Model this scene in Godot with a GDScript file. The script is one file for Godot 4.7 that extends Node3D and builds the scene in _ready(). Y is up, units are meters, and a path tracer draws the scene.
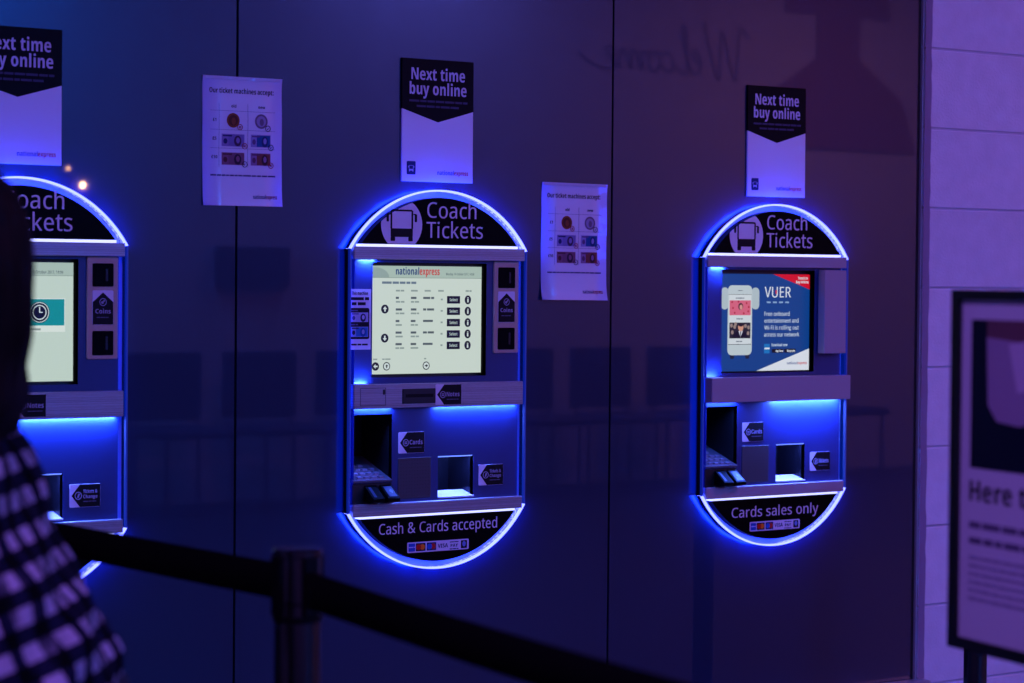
extends Node3D
# A bus-station wall of dark glass panels with three coach ticket machines, seen across a queue barrier.
# Units are metres. The ticket wall lies in z = 0, x runs along it, EYE is the height of the lens.

const EYE := 1.3
const HALL_X0 := -3.2
const HALL_X1 := 13.6
const HALL_Z1 := 7.5
const HALL_H := 3.7
const LED := Color(0.0, 0.16, 1.0)

var M := {}
var used := {}
var cap := {}
var rng := RandomNumberGenerator.new()


# ------------------------------------------------------------------ materials
func mat(key: String, c: Color, rough := 0.6, metal := 0.0, spec := 0.5) -> StandardMaterial3D:
	if M.has(key):
		return M[key]
	var m := StandardMaterial3D.new()
	m.resource_name = key
	m.albedo_color = c
	m.roughness = rough
	m.metallic = metal
	m.metallic_specular = spec
	M[key] = m
	return m


func glow(key: String, c: Color, energy: float, base := Color(0.02, 0.02, 0.02)) -> StandardMaterial3D:
	if M.has(key):
		return M[key]
	var m := mat(key, base, 0.4)
	m.emission_enabled = true
	m.emission = c
	m.emission_energy_multiplier = energy
	return m


func lit(c: Color) -> StandardMaterial3D:
	# a colour shown by a display: the display gives off this light itself
	return glow("display_" + c.to_html(false), c, 0.8, Color(0.01, 0.01, 0.01))


func ink(c: Color) -> StandardMaterial3D:
	return mat("ink_" + c.to_html(false), c, 0.55, 0.0, 0.3)


func noise_tex(freq: float, size: int, seed_: int, lo: Color, hi: Color, octaves := 3) -> NoiseTexture2D:
	var n := FastNoiseLite.new()
	n.seed = seed_
	n.frequency = freq
	n.fractal_octaves = octaves
	var t := NoiseTexture2D.new()
	t.width = size
	t.height = size
	t.seamless = true
	t.noise = n
	var g := Gradient.new()
	g.set_color(0, lo)
	g.set_color(1, hi)
	t.color_ramp = g
	return t


func brushed_tex(seed_: int) -> ImageTexture:
	var r := RandomNumberGenerator.new()
	r.seed = seed_
	var im := Image.create(256, 256, false, Image.FORMAT_RGB8)
	for y in 256:
		var v := 0.72 + r.randf() * 0.28
		for x in 256:
			var k := clampf(v + (r.randf() - 0.5) * 0.08, 0, 1)
			im.set_pixel(x, y, Color(k, k, k))
	return ImageTexture.create_from_image(im)


func gingham_tex() -> ImageTexture:
	var im := Image.create(64, 64, false, Image.FORMAT_RGB8)
	var r := RandomNumberGenerator.new()
	r.seed = 5
	for y in 64:
		for x in 64:
			var a := int(x >= 32) + int(y >= 32)
			var c: Color = [Color(0.72, 0.60, 0.66), Color(0.10, 0.09, 0.17), Color(0.012, 0.012, 0.025)][a]
			var k := 0.93 + 0.07 * float((x + y) % 2) - 0.05 * r.randf()
			im.set_pixel(x, y, Color(c.r * k, c.g * k, c.b * k))
	return ImageTexture.create_from_image(im)


# ------------------------------------------------------------------ geometry
func st() -> SurfaceTool:
	var s := SurfaceTool.new()
	s.begin(Mesh.PRIMITIVE_TRIANGLES)
	s.set_smooth_group(-1)
	return s


func face(s: SurfaceTool, pts: Array, out: Vector3) -> void:
	# a convex face that looks towards out
	var n: Vector3 = (pts[1] - pts[0]).cross(pts[2] - pts[0])
	var flip := n.dot(out) > 0.0      # front faces run clockwise
	for i in range(1, pts.size() - 1):
		s.add_vertex(pts[0])
		s.add_vertex(pts[i + 1] if flip else pts[i])
		s.add_vertex(pts[i] if flip else pts[i + 1])


func box(s: SurfaceTool, a: Vector3, b: Vector3, bev := 0.0) -> void:
	var c := (a + b) / 2.0
	var h := (b - a).abs() / 2.0
	var g := h - Vector3.ONE * bev
	for ax in 3:
		var u := (ax + 1) % 3
		var v := (ax + 2) % 3
		for sg in [-1, 1]:
			var pts := []
			for q in [[-1, -1], [1, -1], [1, 1], [-1, 1]]:
				var p := Vector3()
				p[ax] = sg * h[ax]
				p[u] = q[0] * g[u]
				p[v] = q[1] * g[v]
				pts.append(c + p)
			var o := Vector3()
			o[ax] = sg
			face(s, pts, o)
		if bev > 0.0:
			for su in [-1, 1]:
				for sv in [-1, 1]:
					var pts := []
					for e in [[-1, 0], [1, 0], [1, 1], [-1, 1]]:
						var p := Vector3()
						p[ax] = e[0] * g[ax]
						p[u] = su * (h[u] if e[1] == 0 else g[u])
						p[v] = sv * (g[v] if e[1] == 0 else h[v])
						pts.append(c + p)
					var o := Vector3()
					o[u] = su
					o[v] = sv
					face(s, pts, o)
	if bev > 0.0:
		for x in [-1, 1]:
			for y in [-1, 1]:
				for z in [-1, 1]:
					var d := Vector3(x, y, z)
					face(s, [c + d * Vector3(h.x, g.y, g.z), c + d * Vector3(g.x, h.y, g.z), c + d * Vector3(g.x, g.y, h.z)], d)


func ext(s: SurfaceTool, poly: PackedVector2Array, z0: float, z1: float, bev := 0.0, back := false) -> void:
	# an outline in x and y raised from z0 to z1, its front edge chamfered
	var n := poly.size()
	var area := 0.0
	for i in n:
		area += poly[i].cross(poly[(i + 1) % n])
	var sgn := 1.0 if area > 0.0 else -1.0
	var top := poly
	if bev > 0.0:
		var ins := Geometry2D.offset_polygon(poly, -bev, Geometry2D.JOIN_MITER)
		if ins.size() == 1 and ins[0].size() == n:
			top = PackedVector2Array()
			for p in poly:
				var best: Vector2 = ins[0][0]
				for q in ins[0]:
					if q.distance_to(p) < best.distance_to(p):
						best = q
				top.append(best)
		else:
			bev = 0.0
	var tri := Geometry2D.triangulate_polygon(top)
	for i in range(0, tri.size(), 3):
		face(s, [v3(top[tri[i]], z1), v3(top[tri[i + 1]], z1), v3(top[tri[i + 2]], z1)], Vector3.BACK)
		if back:
			face(s, [v3(poly[tri[i]], z0), v3(poly[tri[i + 1]], z0), v3(poly[tri[i + 2]], z0)], Vector3.FORWARD)
	for i in n:
		var j := (i + 1) % n
		var d := (poly[j] - poly[i]) * sgn
		var o := Vector3(d.y, -d.x, 0)
		var zs := z1 - bev
		if zs > z0:
			face(s, [v3(poly[i], z0), v3(poly[j], z0), v3(poly[j], zs), v3(poly[i], zs)], o)
		if bev > 0.0:
			face(s, [v3(poly[i], zs), v3(poly[j], zs), v3(top[j], z1), v3(top[i], z1)], o.normalized() + Vector3.BACK)


func v3(p: Vector2, z: float) -> Vector3:
	return Vector3(p.x, p.y, z)


func band(s: SurfaceTool, outer: PackedVector2Array, inner: PackedVector2Array, z0: float, z1: float, closed := false, outer_from := -1.0) -> void:
	# a strip between two outlines of as many points, raised from z0 to z1; the outside may begin higher up
	var n := outer.size()
	var zo := z0 if outer_from < 0.0 else outer_from
	for i in (n if closed else n - 1):
		var j := (i + 1) % n
		face(s, [v3(outer[i], z1), v3(outer[j], z1), v3(inner[j], z1), v3(inner[i], z1)], Vector3.BACK)
		var o := v3(outer[i] + outer[j] - inner[i] - inner[j], 0)
		if z1 > z0:
			face(s, [v3(outer[i], zo), v3(outer[j], zo), v3(outer[j], z1), v3(outer[i], z1)], o)
			face(s, [v3(inner[i], z0), v3(inner[j], z0), v3(inner[j], z1), v3(inner[i], z1)], -o)
	if not closed and z1 > z0:
		for i in [0, n - 1]:
			var o: Vector2 = (outer[i] - outer[1 if i == 0 else n - 2])
			face(s, [v3(outer[i], z0), v3(inner[i], z0), v3(inner[i], z1), v3(outer[i], z1)], v3(o, 0))


func rect(x0: float, y0: float, x1: float, y1: float, r := 0.0, k := 4) -> PackedVector2Array:
	if r <= 0.0:
		return PackedVector2Array([Vector2(x0, y0), Vector2(x1, y0), Vector2(x1, y1), Vector2(x0, y1)])
	var p := PackedVector2Array()
	for q in [[x1 - r, y0 + r, -90], [x1 - r, y1 - r, 0], [x0 + r, y1 - r, 90], [x0 + r, y0 + r, 180]]:
		for i in k + 1:
			var a := deg_to_rad(q[2] + 90.0 * i / k)
			p.append(Vector2(q[0] + r * cos(a), q[1] + r * sin(a)))
	return p


func disc(x: float, y: float, rx: float, ry := -1.0, n := 28) -> PackedVector2Array:
	var p := PackedVector2Array()
	if ry < 0.0:
		ry = rx
	for i in n:
		var a := TAU * i / n
		p.append(Vector2(x + rx * cos(a), y + ry * sin(a)))
	return p


func lathe(s: SurfaceTool, prof: Array, at := Vector3.ZERO, n := 32) -> void:
	# a profile of (radius, height) turned about y
	for k in prof.size() - 1:
		var a: Vector2 = prof[k]
		var b: Vector2 = prof[k + 1]
		for i in n:
			var t0 := TAU * i / n
			var t1 := TAU * (i + 1) / n
			var p := [at + Vector3(a.x * cos(t0), a.y, a.x * sin(t0)), at + Vector3(a.x * cos(t1), a.y, a.x * sin(t1)), at + Vector3(b.x * cos(t1), b.y, b.x * sin(t1)), at + Vector3(b.x * cos(t0), b.y, b.x * sin(t0))]
			var d := b - a
			var tm := (t0 + t1) / 2.0
			var o := Vector3(d.y * cos(tm), -d.x, d.y * sin(tm))
			if a.x < 1e-6:
				face(s, [p[0], p[2], p[3]], o)
			elif b.x < 1e-6:
				face(s, [p[0], p[1], p[2]], o)
			else:
				face(s, p, o)


func tube(s: SurfaceTool, pts: Array, r: float, n := 8) -> void:
	for k in pts.size() - 1:
		var a: Vector3 = pts[k]
		var b: Vector3 = pts[k + 1]
		var d := (b - a).normalized()
		var u := d.cross(Vector3.UP if absf(d.y) < 0.9 else Vector3.RIGHT).normalized()
		var v := d.cross(u)
		for i in n:
			var t0 := TAU * i / n
			var t1 := TAU * (i + 1) / n
			var o0 := u * cos(t0) + v * sin(t0)
			var o1 := u * cos(t1) + v * sin(t1)
			face(s, [a + o0 * r, a + o1 * r, b + o1 * r, b + o0 * r], o0 + o1)


func holed(s: SurfaceTool, x0: float, y0: float, x1: float, y1: float, holes: Array, zb: float, zf: float) -> void:
	# a plate with rectangular openings [x0, y0, x1, y1]
	var xs := [x0, x1]
	var ys := [y0, y1]
	for h in holes:
		xs.append_array([h[0], h[2]])
		ys.append_array([h[1], h[3]])
	xs.sort()
	ys.sort()
	for i in xs.size() - 1:
		for j in ys.size() - 1:
			if xs[i + 1] - xs[i] < 1e-6 or ys[j + 1] - ys[j] < 1e-6:
				continue
			var cx: float = (xs[i] + xs[i + 1]) / 2.0
			var cy: float = (ys[j] + ys[j + 1]) / 2.0
			var inside := false
			for h in holes:
				inside = inside or (cx > h[0] and cx < h[2] and cy > h[1] and cy < h[3])
			if not inside:
				for z in [[zf, Vector3.BACK], [zb, Vector3.FORWARD]]:
					face(s, [Vector3(xs[i], ys[j], z[0]), Vector3(xs[i + 1], ys[j], z[0]), Vector3(xs[i + 1], ys[j + 1], z[0]), Vector3(xs[i], ys[j + 1], z[0])], z[1])
	var loops := [[x0, y0, x1, y1, 1.0]]
	for h in holes:
		loops.append([h[0], h[1], h[2], h[3], -1.0])
	for l in loops:
		var k: float = l[4]
		face(s, [Vector3(l[0], l[1], zb), Vector3(l[2], l[1], zb), Vector3(l[2], l[1], zf), Vector3(l[0], l[1], zf)], Vector3.DOWN * k)
		face(s, [Vector3(l[0], l[3], zb), Vector3(l[2], l[3], zb), Vector3(l[2], l[3], zf), Vector3(l[0], l[3], zf)], Vector3.UP * k)
		face(s, [Vector3(l[0], l[1], zb), Vector3(l[0], l[3], zb), Vector3(l[0], l[3], zf), Vector3(l[0], l[1], zf)], Vector3.LEFT * k)
		face(s, [Vector3(l[2], l[1], zb), Vector3(l[2], l[3], zb), Vector3(l[2], l[3], zf), Vector3(l[2], l[1], zf)], Vector3.RIGHT * k)


# ------------------------------------------------------------------ nodes
func obj(called: String, s: SurfaceTool, m: Material, parent: Node = self, smooth := false) -> MeshInstance3D:
	if smooth:
		s.index()
	s.generate_normals()
	var o := MeshInstance3D.new()
	o.mesh = s.commit()
	o.material_override = m
	o.name = called if parent != self else numbered(called)
	parent.add_child(o, true)
	return o


func numbered(called: String) -> String:
	var n: int = used.get(called, -1) + 1
	used[called] = n
	return called if n == 0 else "%s_%03d" % [called, n]


func thing(called: String, label: String, category: String, at := Vector3.ZERO, turn := 0.0, group := "") -> Node3D:
	var o := Node3D.new()
	o.name = numbered(called)
	add_child(o)
	o.position = at
	o.rotation.y = turn
	return tag(o, label, category, group)


func tag(o: Node3D, label: String, category: String, group := "") -> Node3D:
	o.set_meta("label", label)
	o.set_meta("category", category)
	if group:
		o.set_meta("group", group)
	return o


func struct(o: Node3D, label: String, category: String) -> Node3D:
	o.set_meta("kind", "structure")
	return tag(o, label, category)


func node(called: String) -> Node3D:
	var o := Node3D.new()
	o.name = numbered(called)
	add_child(o)
	return o


func flat(called: String, poly: PackedVector2Array, z: float, m: Material, parent: Node, th := 0.0003, bend = null) -> MeshInstance3D:
	var s := st()
	ext(s, poly, z - th, z)
	var o := obj(called, s, m, parent)
	if bend != null:
		o.mesh = bent(o.mesh, bend)
	return o


func bent(me: Mesh, bend: Callable) -> ArrayMesh:
	var a := me.surface_get_arrays(0)
	var v: PackedVector3Array = a[Mesh.ARRAY_VERTEX]
	for i in v.size():
		v[i].z += bend.call(v[i].x, v[i].y)
	a[Mesh.ARRAY_VERTEX] = v
	var out := ArrayMesh.new()
	out.add_surface_from_arrays(Mesh.PRIMITIVE_TRIANGLES, a)
	return out


func word(text: String, bold: bool, serif := false) -> TextMesh:
	var f := SystemFont.new()
	f.font_names = PackedStringArray(["Droid Serif" if serif else "Droid Sans"])
	f.font_weight = 700 if bold else 400
	var t := TextMesh.new()
	t.font = f
	t.font_size = 64
	t.pixel_size = 0.01
	t.depth = 0.02
	t.curve_step = 2.0
	t.text = text
	return t


func text(parent: Node, s: String, x: float, y: float, z: float, h: float, m: Material, w := 0.0, bold := false, align := -1, called := "lettering", bend = null) -> MeshInstance3D:
	# x: start (-1), middle (0) or end (1) of the line; y: baseline; h: height of a capital; w: width of the line, if given
	var key := "b" if bold else "r"
	if not cap.has(key):
		var b := word("H", bold).get_aabb()
		cap[key] = Vector2(b.position.y, b.size.y)
	var t := word(s, bold)
	var a := t.get_aabb()
	var sy: float = h / cap[key].y
	var sx := sy if w <= 0.0 else w / a.size.x
	var wide := a.size.x * sx
	var x0 := x - wide * (align + 1) / 2.0
	var arr := t.surface_get_arrays(0)
	var v: PackedVector3Array = arr[Mesh.ARRAY_VERTEX]
	for i in v.size():
		v[i] = Vector3(x0 + (v[i].x - a.position.x) * sx, y + (v[i].y - cap[key].x) * sy, z if v[i].z > 0.0 else z - 0.0003)
		if bend != null:
			v[i].z += bend.call(v[i].x, v[i].y)
	arr[Mesh.ARRAY_VERTEX] = v
	arr[Mesh.ARRAY_TANGENT] = null
	var me := ArrayMesh.new()
	me.add_surface_from_arrays(Mesh.PRIMITIVE_TRIANGLES, arr)
	var o := MeshInstance3D.new()
	o.name = called
	o.mesh = me
	o.material_override = m
	parent.add_child(o, true)
	return o


func small_print(parent: Node, x: float, y: float, z: float, w: float, h: float, m: Material, seed_ := 1, bend = null) -> MeshInstance3D:
	# one line of print too small to read: the blocks of its words
	var r := RandomNumberGenerator.new()
	r.seed = seed_
	var s := st()
	var at := x
	while at < x + w - h:
		var l := minf(h * (1.2 + 3.2 * r.randf()), x + w - at)
		ext(s, rect(at, y, at + l, y + h * 0.75), z - 0.0003, z)
		at += l + h * 0.38
	var o := obj("print_line", s, m, parent)
	if bend != null:
		o.mesh = bent(o.mesh, bend)
	return o


func area(parent: Node, at: Vector3, towards: Vector3, long: Vector3, size: Vector2, c: Color, e: float, called := "strip_light") -> void:
	# light leaves in the direction towards; long is the direction of size.x
	var l := AreaLight3D.new()
	l.name = called
	l.area_size = size
	l.light_color = c
	l.light_energy = e
	l.area_normalize_energy = true
	l.shadow_enabled = true
	l.area_range = 20.0
	l.area_attenuation = 2.0
	parent.add_child(l, true)
	var z := -towards.normalized()
	var x := long.normalized()
	l.transform = Transform3D(Basis(x, z.cross(x), z), at)


# ------------------------------------------------------------------ the scene
func _ready() -> void:
	rng.seed = 11
	# camera: an 85 mm lens
	var cam := Camera3D.new()
	cam.name = "camera"
	add_child(cam)
	cam.rotation_order = EULER_ORDER_YXZ
	cam.position = Vector3(0, EYE, 4.969)
	cam.rotation_degrees = Vector3(-1.4416, -36.278, 0.497)
	var lens := CameraAttributesPhysical.new()
	lens.frustum_focal_length = 85.0
	lens.frustum_focus_distance = 5.95
	lens.exposure_aperture = 5.0
	cam.attributes = lens
	cam.fov = rad_to_deg(2.0 * atan(341.5 / 2465.0))
	cam.near = 0.05
	cam.far = 60.0
	cam.current = true
	# environment: a closed hall, no sky in view
	var we := WorldEnvironment.new()
	we.name = "environment"
	var env := Environment.new()
	env.background_mode = Environment.BG_COLOR
	env.background_color = Color(0, 0, 0)
	env.tonemap_mode = Environment.TONE_MAPPER_LINEAR
	env.tonemap_exposure = 1.0
	env.sdfgi_enabled = true
	env.ssao_enabled = true
	env.ssil_enabled = true
	we.environment = env
	add_child(we)
	# the coloured ceiling lights of the hall: blue at one end, magenta at the other
	ceiling_light(Vector3(-0.4, HALL_H, 3.9), Color(0.64, 0.44, 1.0), 10.8, "pale violet square ceiling light at the end of the hall")
	ceiling_light(Vector3(5.0, HALL_H, 6.85), Color(0.0, 0.41, 1.0), 29.0, "deep blue square ceiling light close to the wall behind the chairs")
	ceiling_light(Vector3(8.4, HALL_H, 6.85), Color(0.40, 0.42, 1.0), 10.5, "blue violet square ceiling light close to the wall beside the deep blue one")
	ceiling_light(Vector3(5.8, HALL_H, 3.3), Color(0.95, 0.50, 1.0), 4.2, "violet square ceiling light in front of the ticket machines")
	ceiling_light(Vector3(11.4, HALL_H, 5.6), Color(1.0, 0.60, 0.86), 8.0, "magenta square ceiling light over the far chairs")

	setting()
	for i in 3:
		machine(i)
	posters()
	barriers()
	sign_stand()
	person()
	hall_things()


func ceiling_light(at: Vector3, c: Color, e: float, label: String) -> void:
	var t := thing("ceiling_light", label, "ceiling light", at, 0.0, "coloured lights in the hall ceiling")
	var s := st()
	var o := rect(-0.6, -0.6, 0.6, 0.6)
	var i := rect(-0.55, -0.55, 0.55, 0.55)
	band(s, o, i, 0.0, 0.06, true)
	var f := obj("frame", s, mat("light_frame", Color(0.6, 0.6, 0.62), 0.5), t)
	f.rotation.x = PI / 2
	var d := flat("diffuser", i, 0.045, glow("lamp_" + label.left(12), c, 1.5), t, 0.01)
	d.rotation.x = PI / 2
	area(t, Vector3(0, -0.07, 0), Vector3.DOWN, Vector3.RIGHT, Vector2(1.1, 1.1), c, e, "ceiling_glow")


# ------------------------------------------------------------------ setting
func setting() -> void:
	var glass := mat("back_painted_glass", Color(0.035, 0.115, 0.225), 0.42, 0.0, 0.33)
	glass.clearcoat_enabled = true
	glass.clearcoat = 1.0
	glass.clearcoat_roughness = 0.02
	var dark := mat("cavity_black", Color(0.02, 0.02, 0.025), 0.8)
	var paint := mat("hall_paint", Color(0.90, 0.89, 0.90), 0.75)
	paint.albedo_texture = noise_tex(0.03, 256, 3, Color(0.93, 0.93, 0.93), Color(1, 1, 1))
	paint.uv1_triplanar = true
	paint.uv1_world_triplanar = true
	paint.uv1_scale = Vector3.ONE * 0.6

	# the ticket wall: glass panels hung 12 mm proud of a dark carcass
	var w := struct(node("wall_front"), "wall of tall dark glossy glass panels behind the ticket machines", "wall")
	var s := st()
	box(s, Vector3(HALL_X0, 0, -0.45), Vector3(5.09, HALL_H, -0.3))
	obj("carcass", s, dark, w)
	s = st()
	for x in [HALL_X0, -0.466, 0.641, 1.748, 2.8552, 3.9618, 5.073]:      # battens behind the joints
		box(s, Vector3(x - 0.03, 0, -0.3), Vector3(x + 0.03, HALL_H, -0.016))
	obj("battens", s, dark, w)
	var edges := [HALL_X0, -1.573, -0.466, 0.641, 1.748, 2.8552, 3.9618, 5.0685]
	for i in edges.size() - 1:
		s = st()
		var g := 0.0032
		var hole := []
		if i >= 4:
			var c: float = CX[i - 4]
			hole = [[c * 1.002 - 0.2435, EYE - 0.55, c * 1.002 + 0.2435, EYE + 0.06]]
		holed(s, edges[i] + g, 0.12, edges[i + 1] - g, HALL_H, hole, -0.012, 0.0)
		obj("panel", s, glass, w)
	# steel rail along the foot of the panels
	s = st()
	box(s, Vector3(HALL_X0, 0.09, 0.0), Vector3(5.105, 0.171, 0.05), 0.006)
	var rail := obj("bumper_rail", s, mat("rail_steel", Color(0.80, 0.79, 0.80), 0.34, 0.9))
	tag(rail, "polished steel bumper rail along the foot of the glass wall", "rail")

	# painted blockwork beside the panels
	var bw := struct(node("wall_right"), "painted blockwork wall with thin flush mortar joints beside the glass panels", "wall")
	s = st()
	box(s, Vector3(5.092, 0, -0.45), Vector3(6.9, HALL_H, -0.0065))
	obj("mortar", s, mat("mortar_paint", Color(0.74, 0.73, 0.75), 0.8), bw)
	s = st()
	box(s, Vector3(6.9, 0, -0.45), Vector3(HALL_X1, HALL_H, -0.002))
	obj("plain_length", s, mat("mortar_paint", Color.WHITE), bw)
	var tones := []
	for k in 3:
		var bm := mat("block_paint_%d" % k, [Color(0.82, 0.80, 0.82), Color(0.80, 0.785, 0.81), Color(0.83, 0.81, 0.825)][k], 0.62)
		bm.albedo_texture = noise_tex(0.02, 256, 20 + k, Color(0.95, 0.95, 0.95), Color(1, 1, 1), 5)
		bm.heightmap_enabled = true
		bm.heightmap_texture = noise_tex(0.09, 512, 30 + k, Color.BLACK, Color.WHITE, 4)
		bm.heightmap_scale = 0.045
		bm.uv1_triplanar = true
		bm.uv1_world_triplanar = true
		bm.uv1_scale = Vector3.ONE * 2.2
		tones.append(bm)
	var y := EYE + 0.668
	while y > 0.2275:
		y -= 0.2275
	var row := 0
	while y < HALL_H + 0.2:
		for c in 3:
			s = st()
			var jig := Vector3(0, 0, rng.randf_range(-0.0008, 0.0008))
			var lx := 5.095 if c == 0 else 5.095 + 0.6 * c + 0.003
			box(s, Vector3(lx, maxf(y - 0.2275 + 0.0028, 0.0), -0.05) + jig, Vector3(5.095 + 0.6 * (c + 1) - 0.003, minf(y - 0.0028, HALL_H), -0.001) + jig, 0.0022)
			obj("block", s, tones[rng.randi() % 3], bw)
		y += 0.2275
		row += 1
	# sealant bead where panels and blocks meet
	s = st()
	var r2 := RandomNumberGenerator.new()
	r2.seed = 4
	var yy := 0.15
	var px := 0.0
	while yy < HALL_H - 0.02:
		var nx := r2.randf_range(-0.0015, 0.0025)
		face(s, [Vector3(5.095, yy, 0.001), Vector3(5.120 + px, yy, 0.0008), Vector3(5.120 + nx, yy + 0.03, 0.0008), Vector3(5.095, yy + 0.03, 0.001)], Vector3.BACK)
		px = nx
		yy += 0.03
	obj("sealant", s, mat("sealant_grey", Color(0.50, 0.43, 0.52), 0.6), bw)

	# the rest of the hall
	s = st()
	box(s, Vector3(HALL_X0 - 0.2, -0.2, -0.45), Vector3(HALL_X1 + 0.2, 0.0, HALL_Z1 + 0.2))
	var fm := mat("floor_tile", Color(0.23, 0.225, 0.235), 0.45)
	struct(obj("floor", s, fm), "dark grey hall floor under the queue barrier", "floor")
	s = st()
	box(s, Vector3(HALL_X0 - 0.2, HALL_H, -0.45), Vector3(HALL_X1 + 0.2, HALL_H + 0.2, HALL_Z1 + 0.2))
	struct(obj("ceiling", s, mat("ceiling_paint", Color(0.5, 0.5, 0.52), 0.8)), "plain hall ceiling with coloured lights", "ceiling")
	s = st()
	box(s, Vector3(HALL_X0 - 0.2, 0, HALL_Z1), Vector3(HALL_X1 + 0.2, HALL_H, HALL_Z1 + 0.2))
	struct(obj("wall_back", s, paint), "pale painted hall wall behind the row of chairs", "wall")
	s = st()
	box(s, Vector3(HALL_X0 - 0.2, 0, -0.45), Vector3(HALL_X0, HALL_H, HALL_Z1))
	struct(obj("wall_left", s, paint), "pale painted end wall of the hall", "wall")
	s = st()
	box(s, Vector3(HALL_X1, 0, -0.45), Vector3(HALL_X1 + 0.2, HALL_H, HALL_Z1))
	struct(obj("wall_far", s, paint), "pale painted far wall of the hall beside the blockwork", "wall")


# ------------------------------------------------------------------ ticket machines
const CX := [2.2965, 3.4045, 4.5085]
const ARC := 0.308
const TOP_C := -0.0915
const LOW_C := -0.400
const HALF := 0.262


func arch(o: float, up: bool, n := 40) -> PackedVector2Array:
	# the upper or lower arc of the machine's outline, moved in by o, from the left corner to the right one
	var p := PackedVector2Array()
	var r := ARC - o
	var a := asin((HALF - o) / r)
	for i in n + 1:
		var t := lerpf(-a, a, float(i) / n)
		p.append(Vector2(r * sin(t), TOP_C + r * cos(t) if up else LOW_C - r * cos(t)))
	return p


func closed(o: float) -> PackedVector2Array:
	var p := arch(o, true)
	var q := arch(o, false)
	q.reverse()
	p.append_array(q)
	return p


func cut_arch(o: float, up: bool, y: float) -> PackedVector2Array:
	# the segment of the outline above (or below) the level y
	var p := PackedVector2Array()
	var c := TOP_C if up else LOW_C
	var r := ARC - o
	var a := acos(clampf((y - c) / r if up else (c - y) / r, -1, 1))
	for i in 41:
		var t := lerpf(-a, a, i / 40.0)
		p.append(Vector2(r * sin(t), c + (r * cos(t) if up else -r * cos(t))))
	return p


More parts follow.
